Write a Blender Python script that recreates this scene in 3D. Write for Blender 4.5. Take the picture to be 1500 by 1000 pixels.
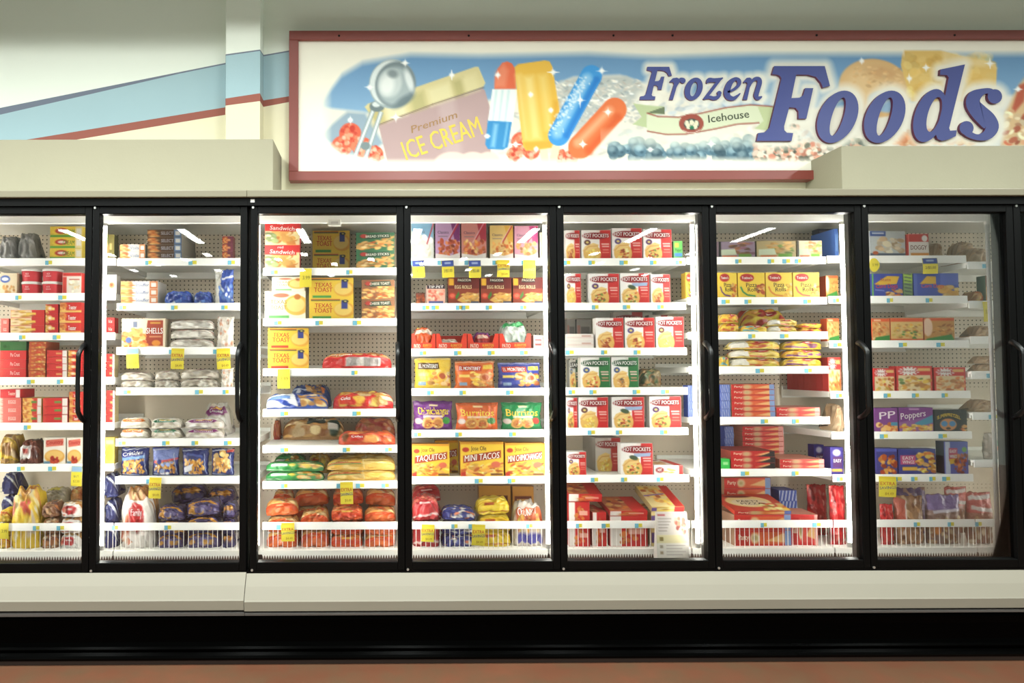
import bpy, math, random
import numpy as np
from mathutils import Matrix
for o in list(bpy.data.objects): bpy.data.objects.remove(o)
SC = bpy.context.scene
COL = SC.collection
# ------------------------------------------------------------------ camera
F, PPX, PPY = 978.0, 562.4, 506.1
CAM = np.array([0.0, -3.3, 1.55])
def rot(y, p, r):
    cy, sy, cp, sp, cr, sr = math.cos(y), math.sin(y), math.cos(p), math.sin(p), math.cos(r), math.sin(r)
    return np.array([[cr,-sr,0],[sr,cr,0],[0,0,1]]) @ np.array([[1,0,0],[0,cp,sp],[0,-sp,cp]]) @ np.array([[cy,0,-sy],[0,1,0],[sy,0,cy]]) @ np.array([[1,0,0],[0,0,-1],[0,1,0]], float)
RC = rot(.0044, .0335, -.0032)
cam = bpy.data.objects.new('camera', bpy.data.cameras.new('camera'))
COL.objects.link(cam)
m3 = np.array([RC[0], -RC[1], -RC[2]]).T
cam.matrix_world = Matrix([[*m3[0], CAM[0]], [*m3[1], CAM[1]], [*m3[2], CAM[2]], [0,0,0,1]])
cam.data.sensor_width = 36
cam.data.lens = 36 * F / 1500
cam.data.shift_x = (750 - PPX) / 1500
cam.data.shift_y = (PPY - 500) / 1500
cam.data.clip_end = 100
SC.camera = cam
def at(px, py, Y):
    """world (x, z) of the point the photograph shows at pixel (px, py) if it stands at depth Y"""
    d = RC.T @ np.array([(px - PPX) / F, (py - PPY) / F, 1.0])
    p = CAM + d * ((Y - CAM[1]) / d[1])
    return p[0], p[2]
# ------------------------------------------------------------------ world, lights, exposure
SC.view_settings.view_transform = 'Standard'
SC.view_settings.look = 'None'
SC.view_settings.gamma = 1
SC.view_settings.exposure = EXPO = 0.0
W = bpy.data.worlds.new('store_air'); SC.world = W; W.use_nodes = True
W.node_tree.nodes['Background'].inputs[0].default_value = (.86, 1.0, .84, 1)
W.node_tree.nodes['Background'].inputs[1].default_value = .27
def lamp(name, loc, sx, sy, power, col):
    l = bpy.data.lights.new(name, 'AREA'); l.shape = 'RECTANGLE'; l.size = sx; l.size_y = sy
    l.energy = power; l.color = col
    o = bpy.data.objects.new(name, l); o.location = loc; COL.objects.link(o)
    return o
WARM = (.92, .98, .94)
for i in range(7):                       # the store's ceiling fluorescents, rows running away from the case
    for j, yy in enumerate((-1.3, -4.6, -7.9, -9.7, -10.3, -10.9, -11.8, -12.7)):
        lamp('ceiling_fluorescent', (-5.4 + 1.9 * i + (0, 0, .3, .1, -.5, .6, -.2, .4)[j], yy, 3.78), .13, 1.2 if j < 3 else .34, (92, 52, 38, 8, 8, 8, 8, 8)[j] * (1 if i < 4 else .72), WARM)
for i in range(3):                       # slim tubes in a hooded trough that wash the wall above the case
    o = lamp('wall_wash_tube', (-4 + 4 * i, -.62, 4.27), 4, .022, (15, 15, 11)[i], (.97, 1.0, .96)); o.rotation_euler = (math.radians(52), 0, 0)
# ------------------------------------------------------------------ colour and materials
def lin(c):
    c = np.asarray(c, float)
    return np.where(c <= .04045, c / 12.92, ((np.maximum(c, 0) + .055) / 1.055) ** 2.4)
def rgb(*c): return tuple(lin(np.array(c) / 255.0))
def mat(name, col=None, rough=.5, metal=0, noise=0, nscale=20, bump=0, bscale=40, attr=False, spec=.5, coat=0):
    m = bpy.data.materials.new(name); m.use_nodes = True
    nt = m.node_tree; n = nt.nodes; b = n['Principled BSDF']
    b.inputs['Roughness'].default_value = rough; b.inputs['Metallic'].default_value = metal
    b.inputs['Specular IOR Level'].default_value = spec; b.inputs['Coat Weight'].default_value = coat
    tc = n.new('ShaderNodeTexCoord')
    if attr:
        a = n.new('ShaderNodeAttribute'); a.attribute_name = 'Col'; src = a.outputs['Color']
    else:
        r = n.new('ShaderNodeRGB'); r.outputs[0].default_value = (*rgb(*col), 1); src = r.outputs[0]
    if noise:
        t = n.new('ShaderNodeTexNoise'); t.inputs['Scale'].default_value = nscale; t.inputs['Detail'].default_value = 4
        nt.links.new(tc.outputs['Object'], t.inputs['Vector'])
        mr = n.new('ShaderNodeMapRange'); mr.inputs[3].default_value = 1 - noise; mr.inputs[4].default_value = 1 + noise
        nt.links.new(t.outputs[0], mr.inputs[0])
        mx = n.new('ShaderNodeVectorMath'); mx.operation = 'SCALE'
        nt.links.new(src, mx.inputs[0]); nt.links.new(mr.outputs[0], mx.inputs['Scale']); src = mx.outputs[0]
    nt.links.new(src, b.inputs['Base Color'])
    if bump:
        t = n.new('ShaderNodeTexNoise'); t.inputs['Scale'].default_value = bscale; t.inputs['Detail'].default_value = 3
        nt.links.new(tc.outputs['Object'], t.inputs['Vector'])
        bp = n.new('ShaderNodeBump'); bp.inputs['Strength'].default_value = bump; bp.inputs['Distance'].default_value = .01
        nt.links.new(t.outputs[0], bp.inputs['Height']); nt.links.new(bp.outputs[0], b.inputs['Normal'])
    return m
M = {}
M['card'] = mat('printed_carton', rough=.5, attr=True, noise=.04, nscale=30, spec=.3)
M['film'] = mat('printed_film', rough=.22, attr=True, noise=.06, nscale=25, bump=.85, bscale=38, spec=.55)
M['banner'] = mat('printed_banner', rough=.6, attr=True, noise=.02, nscale=6, spec=.2)
M['white'] = mat('white_enamel', (238,238,232), .35, noise=.02, nscale=8)
M['strip'] = mat('white_price_rail', (244,244,240), .4, noise=.02, nscale=12)
M['black'] = mat('black_frame_enamel', (4,4,4), .42, noise=.1, nscale=8, spec=.14)
M['mullion'] = mat('dark_grey_mullion', (62,60,57), .45, noise=.08, nscale=8)
M['rubber'] = mat('black_handle_plastic', (8,8,8), .3, noise=.08, nscale=30)
M['cream'] = mat('cream_bumper_enamel', (146,140,126), .42, noise=.03, nscale=3)
M['creamdark'] = mat('beige_trim', (122,116,96), .45, noise=.03, nscale=5)
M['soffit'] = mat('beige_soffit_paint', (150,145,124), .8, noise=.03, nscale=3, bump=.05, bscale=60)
M['wallwhite'] = mat('white_wall_paint', (234,240,229), .85, noise=.02, nscale=2, bump=.05, bscale=60)
M['wallblue'] = mat('blue_wall_paint', (162,190,198), .85, noise=.03, nscale=2, bump=.05, bscale=60)
M['wallnavy'] = mat('slate_blue_wall_paint', (112,120,136), .85, noise=.03, nscale=2)
M['wallred'] = mat('brick_red_wall_paint', (152,90,78), .85, noise=.03, nscale=2)
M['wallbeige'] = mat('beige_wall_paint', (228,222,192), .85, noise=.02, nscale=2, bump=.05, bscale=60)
M['frame'] = mat('maroon_sign_frame', (124,58,50), .4, noise=.06, nscale=5)
M['letter'] = mat('navy_sign_letter', (46,58,126), .45, noise=.05, nscale=4)
M['letterside'] = mat('maroon_letter_edge', (96,40,74), .5, noise=.05, nscale=4)
M['kick'] = mat('black_kick_rubber', (2,2,2), .2, noise=.2, nscale=6, bump=.1, bscale=4, spec=.02)
M['grey'] = mat('grey_rail', (110,108,106), .35, noise=.05, nscale=10)
M['base'] = mat('brown_base_strip', (46,31,24), .6, noise=.1, nscale=6)
M['wire'] = mat('white_wire', (232,230,224), .4, noise=.02, nscale=10)
M['grille'] = mat('brown_return_grille', (98,80,68), .5, noise=.08, nscale=30)
M['steel'] = mat('screw_steel', (200,200,195), .3, metal=.8, noise=.05, nscale=40)
M['tubeoff'] = mat('unlit_lamp_cover', (205,203,200), .35, noise=.03, nscale=10)
def tubemat():
    m = bpy.data.materials.new('lit_lamp_tube'); m.use_nodes = True
    b = m.node_tree.nodes['Principled BSDF']
    b.inputs['Base Color'].default_value = (.9,.9,.9,1)
    b.inputs['Emission Color'].default_value = (1.0,.97,.90,1); b.inputs['Emission Strength'].default_value = TUBE
    return m
TUBE = 54.0
M['tube'] = tubemat()
def glassmat():
    m = bpy.data.materials.new('door_glass'); m.use_nodes = True
    nt = m.node_tree; n = nt.nodes; n.remove(n['Principled BSDF'])
    t = n.new('ShaderNodeBsdfTransparent'); t.inputs[0].default_value = (.965,.972,.965,1)
    g = n.new('ShaderNodeBsdfGlossy'); g.inputs['Roughness'].default_value = .015
    f = n.new('ShaderNodeFresnel'); f.inputs[0].default_value = 1.45
    x = n.new('ShaderNodeMixShader')
    nt.links.new(f.outputs[0], x.inputs[0]); nt.links.new(t.outputs[0], x.inputs[1]); nt.links.new(g.outputs[0], x.inputs[2])
    nt.links.new(x.outputs[0], n['Material Output'].inputs[0])
    return m
M['glass'] = glassmat()
def pegmat():
    m = mat('pegboard', (212,200,180), .5, noise=.05, nscale=6)
    nt = m.node_tree; n = nt.nodes; b = n['Principled BSDF']
    tc = n.new('ShaderNodeTexCoord'); sp = n.new('ShaderNodeSeparateXYZ'); nt.links.new(tc.outputs['Object'], sp.inputs[0])
    d = []
    for i in (0, 2):
        a = n.new('ShaderNodeMath'); a.operation = 'PINGPONG'; a.inputs[1].default_value = .0127
        nt.links.new(sp.outputs[i], a.inputs[0])
        p = n.new('ShaderNodeMath'); p.operation = 'POWER'; p.inputs[1].default_value = 2; nt.links.new(a.outputs[0], p.inputs[0]); d.append(p)
    s = n.new('ShaderNodeMath'); nt.links.new(d[0].outputs[0], s.inputs[0]); nt.links.new(d[1].outputs[0], s.inputs[1])
    g = n.new('ShaderNodeMath'); g.operation = 'LESS_THAN'; g.inputs[1].default_value = .0040 ** 2; nt.links.new(s.outputs[0], g.inputs[0])
    hi = n.new('ShaderNodeMath'); hi.operation = 'GREATER_THAN'; hi.inputs[1].default_value = 1.44; nt.links.new(sp.outputs[2], hi.inputs[0])
    mo = n.new('ShaderNodeMath'); mo.operation = 'MODULO'; mo.inputs[1].default_value = .0254 * 8; nt.links.new(sp.outputs[2], mo.inputs[0])
    lo = n.new('ShaderNodeMath'); lo.operation = 'LESS_THAN'; lo.inputs[1].default_value = .0254; nt.links.new(mo.outputs[0], lo.inputs[0])
    mm = n.new('ShaderNodeMath'); mm.operation = 'MAXIMUM'; nt.links.new(hi.outputs[0], mm.inputs[0]); nt.links.new(lo.outputs[0], mm.inputs[1])
    gg = n.new('ShaderNodeMath'); gg.operation = 'MULTIPLY'; nt.links.new(g.outputs[0], gg.inputs[0]); nt.links.new(mm.outputs[0], gg.inputs[1]); g = gg
    src = b.inputs['Base Color'].links[0].from_socket
    x = n.new('ShaderNodeMix'); x.data_type = 'RGBA'; nt.links.new(g.outputs[0], x.inputs['Factor'])
    nt.links.new(src, x.inputs['A']); x.inputs['B'].default_value = (.012,.011,.01,1)
    nt.links.new(x.outputs['Result'], b.inputs['Base Color'])
    return m
M['peg'] = pegmat()
def floormat():
    m = mat('brown_stained_concrete', (108,68,49), .45, noise=.3, nscale=2.6, spec=.4, bump=.04, bscale=12)
    nt = m.node_tree; n = nt.nodes; b = n['Principled BSDF']
    tc = n.new('ShaderNodeTexCoord'); t = n.new('ShaderNodeTexNoise'); t.inputs['Scale'].default_value = 7; t.inputs['Detail'].default_value = 8
    nt.links.new(tc.outputs['Object'], t.inputs['Vector'])
    r = n.new('ShaderNodeMapRange'); r.inputs[1].default_value = .4; r.inputs[2].default_value = .72; nt.links.new(t.outputs[0], r.inputs[0])
    src = b.inputs['Base Color'].links[0].from_socket
    x = n.new('ShaderNodeMix'); x.data_type = 'RGBA'; nt.links.new(r.outputs[0], x.inputs['Factor'])
    nt.links.new(src, x.inputs['A']); x.inputs['B'].default_value = (*rgb(98,74,54), 1)
    nt.links.new(x.outputs['Result'], b.inputs['Base Color'])
    return m
M['floor'] = floormat()
# ------------------------------------------------------------------ mesh builder
class MB:
    def __init__(s): s.v = []; s.f = []; s.m = []
    def add(s, vs, fs, mi=0):
        k = len(s.v); s.v += [tuple(map(float, p)) for p in vs]
        s.f += [tuple(i + k for i in f) for f in fs]; s.m += [mi] * len(fs); return s
    def box(s, x0, x1, y0, y1, z0, z1, mi=0):
        return s.add([(x0,y0,z0),(x1,y0,z0),(x1,y1,z0),(x0,y1,z0),(x0,y0,z1),(x1,y0,z1),(x1,y1,z1),(x0,y1,z1)],
            [(3,2,1,0),(4,5,6,7),(0,1,5,4),(1,2,6,5),(2,3,7,6),(3,0,4,7)], mi)
    def extrude_x(s, prof, x0, x1, mi=0, mis=None):
        n = len(prof); vs = [(x0, y, z) for y, z in prof] + [(x1, y, z) for y, z in prof]
        for i in range(n):
            j = (i + 1) % n
            s.add([vs[i], vs[j], vs[n+j], vs[n+i]], [(0,1,2,3)], mis[i] if mis else mi)
        s.add(vs[:n], [tuple(range(n))[::-1]], mi); s.add(vs[n:], [tuple(range(n))], mi); return s
    def tube(s, pts, r, n=10, mi=0, cap=True):
        P = [np.array(p, float) for p in pts]; k = len(s.v); rings = []
        for i, p in enumerate(P):
            t = P[min(i+1, len(P)-1)] - P[max(i-1, 0)]; t /= np.linalg.norm(t)
            u = np.cross(t, (0,1,0) if abs(t[1]) < .9 else (1,0,0)); u /= np.linalg.norm(u); w = np.cross(t, u)
            rr = r[i] if hasattr(r, '__len__') else r
            rings.append([p + rr * (math.cos(a) * u + math.sin(a) * w) for a in np.linspace(0, 2*math.pi, n, False)])
        vs = [q for R in rings for q in R]; fs = []
        for i in range(len(P) - 1):
            for j in range(n): fs.append((i*n+j, i*n+(j+1)%n, (i+1)*n+(j+1)%n, (i+1)*n+j))
        if cap: fs += [tuple(range(n))[::-1], tuple((len(P)-1)*n + j for j in range(n))]
        return s.add(vs, fs, mi)
    def build(s, name, mats, parent=None, smooth=False, bevel=0):
        me = bpy.data.meshes.new(name); me.from_pydata(s.v, [], s.f)
        for m in (mats if isinstance(mats, list) else [mats]): me.materials.append(m)
        me.polygons.foreach_set('material_index', s.m)
        if smooth: me.polygons.foreach_set('use_smooth', [True] * len(s.f))
        me.update()
        return put(name, me, parent, bevel)
def put(name, me, parent=None, bevel=0):
    o = bpy.data.objects.new(name, me); COL.objects.link(o)
    if parent: o.parent = parent
    if bevel:
        b = o.modifiers.new('bevel', 'BEVEL'); b.width = bevel; b.segments = 2; b.limit_method = 'ANGLE'
    return o
def empty(name, loc, label, cat, group=None):
    o = bpy.data.objects.new(name, None); o.location = loc; o.empty_display_size = .1; COL.objects.link(o)
    return tag(o, label, cat, group)
def tag(o, label, cat, group=None):
    o['label'] = label; o['category'] = cat
    if group: o['group'] = group
    return o
def struct(o): o['kind'] = 'structure'; return o
# ------------------------------------------------------------------ printed artwork: a grid of coloured vertices
class Cv:
    """drawing surface; x to the right, y down, any units; every grid vertex holds one colour"""
    def __init__(s, x0, y0, x1, y1, nx, ny, bg=(255,255,255), seed=0):
        s.xs = np.linspace(x0, x1, nx); s.ys = np.linspace(y0, y1, ny)
        s.X, s.Y = np.meshgrid(s.xs, s.ys); s.c = np.empty((ny, nx, 3)); s.c[:] = np.array(bg) / 255.0
        s.px = (x1 - x0) / max(nx - 1, 1); s.py = (y1 - y0) / max(ny - 1, 1); s.r = random.Random(seed); s.texts = []
    def _sub(s, x0, y0, x1, y1):
        i0, i1 = np.searchsorted(s.xs, [x0, x1]); j0, j1 = np.searchsorted(s.ys, [y0, y1]); return slice(j0, j1 + 1), slice(i0, i1 + 1)
    def put(s, sl, a, col, al=1):
        a = (np.clip(a, 0, 1) * al)[..., None]; s.c[sl] = s.c[sl] * (1 - a) + a * np.array(col) / 255.0
    def rect(s, x0, y0, x1, y1, col, al=1): return s.poly([(x0,y0),(x1,y0),(x1,y1),(x0,y1)], col, al=al)
    def ell(s, cx, cy, rx, ry, col, rot=0, f=0, al=1):
        E = max(rx, ry) + f + 2 * max(s.px, s.py)
        sl = s._sub(cx - E, cy - E, cx + E, cy + E); x = s.X[sl] - cx; y = s.Y[sl] - cy
        if x.size == 0: return s
        if rot: c, q = math.cos(rot), math.sin(rot); x, y = x * c + y * q, -x * q + y * c
        d = np.sqrt((x / rx) ** 2 + (y / ry) ** 2)
        w = (f or max(s.px, s.py)) / min(rx, ry)
        s.put(sl, .5 + (1 - d) / w, col, al); return s
    def poly(s, pts, col, f=0, al=1):
        p = np.array(pts, float); f = f or 0; E = f + 2 * max(s.px, s.py)
        sl = s._sub(p[:,0].min() - E, p[:,1].min() - E, p[:,0].max() + E, p[:,1].max() + E); x = s.X[sl]; y = s.Y[sl]
        if x.size == 0: return s
        ins = np.zeros(x.shape, bool); d2 = np.full(x.shape, 1e18); q = np.roll(p, -1, 0)
        kx = 1.0; ky = s.px / s.py if s.py else 1.0
        for (ax, ay), (bx, by) in zip(p, q):
            if ay != by:
                t = (x < (bx - ax) * (y - ay) / (by - ay) + ax); ins ^= ((ay > y) != (by > y)) & t
            vx, vy = bx - ax, (by - ay) * ky; L = vx * vx + vy * vy
            if L == 0: continue
            wx, wy = x - ax, (y - ay) * ky; h = np.clip((wx * vx + wy * vy) / L, 0, 1)
            d2 = np.minimum(d2, (wx - h * vx) ** 2 + (wy - h * vy) ** 2)
        d = np.sqrt(d2); d = np.where(ins, d, -d)
        s.put(sl, .5 + d / (f or s.px), col, al); return s
    def line(s, pts, w, col, al=1, f=0):
        for (ax, ay), (bx, by) in zip(pts[:-1], pts[1:]):
            L = math.hypot(bx - ax, by - ay) or 1; nx, ny = -(by - ay) / L * w / 2, (bx - ax) / L * w / 2
            s.poly([(ax+nx,ay+ny),(bx+nx,by+ny),(bx-nx,by-ny),(ax-nx,ay-ny)], col, al=al, f=f)
        return s
    def food(s, x0, y0, x1, y1, cols, n, sz, asp=1.0, al=1):
        n = int(n * 1.5); sz *= .83
        for i in range(n):
            c = cols[s.r.randrange(len(cols))]; k = s.r.uniform(.65, 1.3) * sz; j = s.r.uniform(.85, 1.15)
            s.ell(s.r.uniform(x0, x1), s.r.uniform(y0, y1), k, k * asp * s.r.uniform(.6, 1), [min(255, q * j) for q in c], s.r.uniform(-.8, .8), al=al)
        return s
    def t(s, txt, cx, cy, h, col, w=0, slant=0, rot=0): s.texts.append((txt, cx, cy, h, col, w, slant, rot)); return s
_tx = {}
def text_mesh(txt):
    """flat triangles of a word: 2-D points centred on (0,0), capital height 1"""
    if txt not in _tx:
        c = bpy.data.curves.new('t', 'FONT'); c.body = txt; c.resolution_u = 2; c.fill_mode = 'FRONT'
        o = bpy.data.objects.new('t', c); COL.objects.link(o)
        dg = bpy.context.evaluated_depsgraph_get(); dg.update()
        me = bpy.data.meshes.new_from_object(o.evaluated_get(dg))
        v = np.array([p.co[:2] for p in me.vertices]) if len(me.vertices) else np.zeros((0, 2)); f = [tuple(p.vertices) for p in me.polygons]
        bpy.data.objects.remove(o); bpy.data.curves.remove(c); bpy.data.meshes.remove(me)
        if len(v):
            lo, hi = v.min(0), v.max(0); v = v - (lo + hi) / 2; v = v / .70
        _tx[txt] = (v, f)
    return _tx[txt]
class CM:
    """coloured mesh: vertices with colours, one object"""
    def __init__(s): s.v = []; s.c = []; s.f = []; s.n = 0; s.sm = []
    def add(s, v, c, f, smooth=False):
        v = np.asarray(v, float); c = np.asarray(c, float)
        if c.ndim == 1: c = np.tile(c, (len(v), 1))
        s.v.append(v); s.c.append(c); s.f += [tuple(i + s.n for i in q) for q in f]; s.sm += [smooth] * len(f); s.n += len(v)
    def grid(s, P, C, flip=False, smooth=False):
        h, w = P.shape[:2]; i = np.arange(h * w).reshape(h, w)
        q = np.stack([i[:-1,:-1], i[1:,:-1], i[1:,1:], i[:-1,1:]], -1).reshape(-1, 4)
        if flip: q = q[:, ::-1]
        s.add(P.reshape(-1, 3), C.reshape(-1, 3), [tuple(map(int, x)) for x in q], smooth)
    def mesh(s, name, m, ink=.87):
        me = bpy.data.meshes.new(name); me.from_pydata(np.concatenate(s.v).tolist(), [], s.f); me.materials.append(m)
        c = np.clip(np.concatenate(s.c), 0, 1); c = lin(ink * (c * .93 + .07 * c.mean(1, keepdims=True))); a = me.color_attributes.new('Col', 'FLOAT_COLOR', 'POINT')
        a.data.foreach_set('color', np.concatenate([c, np.ones((len(c), 1))], 1).astype('f').ravel())
        me.polygons.foreach_set('use_smooth', s.sm); me.update(); return me
    def texts(s, cv, fn, lift=.0006, W=1, H=1):
        """raise the canvas's words off the surface fn(u, v) -> point; W, H: metres per canvas unit"""
        for txt, cx, cy, h, col, w, slant, rt in cv.texts:
            v, f = text_mesh(txt)
            if not len(v): continue
            v = v * h * H
            if w: v = v * np.array([w * W / max(np.ptp(v[:,0]), 1e-6), 1])
            v = np.stack([v[:,0] + slant * v[:,1], v[:,1]], 1)
            c, q = math.cos(rt), math.sin(rt); v = np.stack([v[:,0] * c - v[:,1] * q, v[:,0] * q + v[:,1] * c], 1)
            for dx in (-.013, .013):      # a second, shifted pass makes the strokes bold
                s.add(np.array([fn(cx + a / W + dx * h * H / W, cy - b / H, lift + dx * .002) for a, b in v]), np.array(col) / 255.0, f)
# ------------------------------------------------------------------ the room
def Z(py, Y=0.0, px=700): return at(px, py, Y)[1]
def Xw(px, Y, py=500): return at(px, py, Y)[0]
YW, YC = 1.05, .90
FZ = Z(971, -.012)                               # the floor's level
fl = MB().box(-9, 9, -14, YW, FZ - .06, FZ).build('floor', M['floor']); struct(fl)
def bands(sts, Y, mb, lo=None, hi=5.6):
    """painted bands: each station = (px, navy top, navy bottom, blue bottom, red bottom) as the photograph shows them at depth Y"""
    P = []; lo = FZ
    for s in sts:
        yy = s[5] if len(s) > 5 else Y
        P.append((at(s[0], s[1], yy)[0], yy, [lo] + [at(s[0], q, yy)[1] for q in (s[4], s[3], s[2], s[1])] + [hi]))
    for (xa, ya, za), (xb, yb, zb) in zip(P[:-1], P[1:]):
        for i in range(5): mb.add([(xa,ya,za[i]),(xb,yb,zb[i]),(xb,yb,zb[i+1]),(xa,ya,za[i+1])], [(0,1,2,3)], i)
    return P
WM = [M['wallbeige'], M['wallred'], M['wallblue'], M['wallnavy'], M['wallwhite']]
wb = MB()
bands([(-700,298,330,325,340),(0,158,168,211,223),(35,151,160,205.3,217.3),(110,136,143,193,205),(262,105.7,108,168.2,179.5),(331,92,94,157,168),(386,80.5,82.5,147,156.5),(423,74,76,141,149.5),(470,65,67,133,141),(2400,65,67,133,141)], YW, wb)
wb.box(-9, 9, YW + .002, YW + .12, FZ, 5.6, 0)
struct(wb.build('wall_back', WM))
cb = MB()
bands([(330.5,79.8,81.6,144.5,154.8,YW),(331,79.5,81.5,144.2,154.6),(381,72.5,74.5,136.5,148),(386,80.5,82.5,147,156.5,YW)], YC, cb)
struct(cb.build('pilaster', WM))
# boxed soffits that stand on the case roof
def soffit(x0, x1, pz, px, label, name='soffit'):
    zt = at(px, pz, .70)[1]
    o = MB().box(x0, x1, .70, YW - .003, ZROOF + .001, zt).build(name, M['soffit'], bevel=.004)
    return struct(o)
ZT = Z(279.5); ZROOF = Z(284)
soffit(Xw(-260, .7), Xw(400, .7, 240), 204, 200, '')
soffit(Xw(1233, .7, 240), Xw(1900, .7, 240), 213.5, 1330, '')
tr = MB().box(-6, 6, -.3035, -.30, 4.156, 4.36).box(-6, 6, -.80, -.3035, 4.352, 4.36).box(-6, 6, -.80, -.79, 4.2, 4.352)
for xx in (-4, 0, 4): tr.tube([(xx, -.55, 4.36), (xx, -.55, 5.6)], .008, 6)
tag(tr.build('lamp_trough', M['white']), 'long white hooded lamp trough hung above the freezer cases', 'light')
# ------------------------------------------------------------------ the freezer cases
M0 = [-2.1838, -1.4218, -.6372, .1248, .8868, 1.6488, 2.4108, 3.1728, 3.9348]
def mx(b): return M0[b - 1]                       # x of the hinge side of bay b
def bay(b): return mx(b), (-.6598 if b == 2 else mx(b + 1))
YS, YSB, YB = .287, .715, .75                     # shelf front, shelf back, pegboard
SH = {1:[379,430,488,553,619.5,680],2:[379,444.6,509,568,642.6,698],3:[393,467,540,599.5,652.5,705],4:[379,444.6,511,569,630,698],
      5:[379,444,510,568,627,696],6:[377,436,486.5,537,611,687],7:[375,434,499,573,632.5,695],8:[383.6,441,493,543.7,604,673.6]}
def bx(b): return PPX + F * (sum(bay(b)) / 2) / 3.55
ZS = {b: [at(bx(b) - 4, p, YS)[1] for p in SH[b]] for b in SH}
ZDECK = at(700, 801, YS + .03)[1]; ZFT = at(700, 764, YS)[1]; ZFB = at(700, 799, YS)[1]
for b in ZS: ZS[b].append(ZDECK)
ZD1, ZD0 = Z(301.5), Z(834.5)                     # door top and bottom
ZG1, ZG0 = Z(312), Z(822)                         # glass top and bottom
ORD = ['first','second','third','fourth','fifth','sixth','seventh','eighth']
lab = {}
def price_labels(shelf, z, xs, px):
    for k, X in enumerate(xs):
        m = CM(); r = random.Random(int(X * 977))
        w = .019 * r.uniform(.85, 1.2)
        for a, c_, dz in ((-w, (120,205,235), -.004), (0, (246,232,70), 0)):
            m.add([(a,-.0016,-.030+dz),(a+w,-.0016,-.030+dz),(a+w,-.0016,-.011),(a,-.0016,-.011),(a,0,-.030+dz),(a+w,0,-.030+dz),(a+w,0,-.011),(a,0,-.011)],
                  np.array(c_)/255., [(0,1,2,3),(3,2,6,7),(1,5,6,2),(0,3,7,4),(0,4,5,1)])
        o = put('price_label', m.mesh('price_label', M['card']), shelf); o.location = (X, YS - .0065, z)
def make_case(name, label, bays, xl, xr, lit, ends):
    c = empty(name, ((xl + xr) / 2, .5, FZ), label, 'freezer case')
    def P(mb, nm, m, smooth=False, bevel=0):
        o = mb.build(nm, m, None, smooth, bevel); o.parent = c; o.matrix_parent_inverse = Matrix.Translation((-(xl + xr) / 2, -.5, -FZ)); return o
    x0, x1 = xl, xr
    P(MB().box(x0, x1, .03, .90, ZROOF - .05, ZROOF), 'roof_panel', M['white'])
    P(MB().box(x0, x1, YB, YB + .02, ZDECK - .14, ZROOF - .05), 'back_panel', M['peg'])
    P(MB().box(x0, x1, .04, YB + .1, ZG0 - .18, ZG0 - .11), 'base_tray', M['grille'])
    P(MB().box(x0, x1, .30, YB, ZDECK - .03, ZDECK), 'bottom_deck', M['white'])
    for e in ends:
        P(MB().box(e, e + .03, .05, YB + .1, ZG0 - .12, ZROOF - .05), 'end_panel', M['white'])
    zc = at(700, 325.5, .22)[1]
    P(MB().extrude_x([(.215, ZROOF - .05), (.235, ZROOF - .05), (.235, zc), (.225, zc - .004), (.215, zc)], x0, x1), 'canopy', M['strip'])
    P(MB().box(x0, x1, -.03, .06, Z(290), ZT), 'header_trim', M['creamdark'], bevel=.004)
    fr = MB().box(x0, x1, -.012, .05, Z(301), Z(290.2)).box(x0, x1, .0, .10, ZD0 - .015, ZD0 - .002)
    for b in bays + [bays[-1] + 1]:
        X = (x1 - .012) if (b == bays[-1] + 1 and b == 3) else mx(b) + {2: -.021, 3: -.006, 5: -.010, 6: -.009, 7: 0, 8: .001}.get(b, -.01)
        X = min(max(X, x0 + .014), x1 - .013); hw = .012
        fr.box(X - hw, X + hw, .052, .125, ZD0 - .01, ZD1, 1)
        fr.box(X - hw, X + hw, .052, .125, ZD1, ZD1 + .03, 0)
    P(fr, 'door_frame', [M['black'], M['mullion']])
    # lamps behind the mullions
    DX = {1: -.012, 2: -.011, 3: .001, 4: -.004, 5: -.032, 6: -.024, 7: -.0016, 8: -.001, 9: -.03}
    for b in bays + ([9] if 9 == bays[-1] + 1 else []):
        X = mx(b) + DX[b]
        t = P(MB().tube([(X, .155, ZG0 + .045), (X, .155, ZG1 - .03)], .0095, 10), 'lamp_tube', M['tube'] if b in lit else M['tubeoff'], True)
        for za, zb_ in ((ZG0 + .02, ZG0 + .045), (ZG1 - .03, ZG1 - .012)): MB().tube([(X, .155, za), (X, .155, zb_)], .012, 10).build('socket', M['white'], t)
    # doors
    for b in bays:
        a, e = mx(b) - .0085, (x1 - .003 if b == 2 else mx(b + 1) - .0115)
        st = .034
        d = MB().box(a, a + st, 0, .05, ZD0, ZD1).box(e - st, e, 0, .05, ZD0, ZD1)
        d.box(a + st, e - st, 0, .05, ZG1, ZD1).box(a + st, e - st, 0, .05, ZD0, ZG0)
        o = P(d, 'door', M['black'], bevel=.003)
        g = MB().box(a + st, e - st, .020, .026, ZG0, ZG1).build('glass_pane', M['glass'], o)
        hx = e - .030; pts = []
        zt, zb = Z(503), Z(614)
        for q in range(25):
            u = q / 24.0; s_ = math.sin(math.pi * u) ; yy = -.062 * min(1, (s_ * 2.6)) ** .7
            pts.append((hx - .004 * s_, yy + .002, zt + (zb - zt) * u))
        MB().tube(pts, [.0105 + .003 * abs(2 * q / 24.0 - 1) ** 4 for q in range(25)], 12).build('door_handle', M['rubber'], o, True)
        for zz in (ZD1 - .006, ZD0 + .004):
            MB().tube([(a + .012, -.004, zz), (a + .012, .001, zz)], .006, 10).build('hinge_pin', M['steel'], o)
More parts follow.
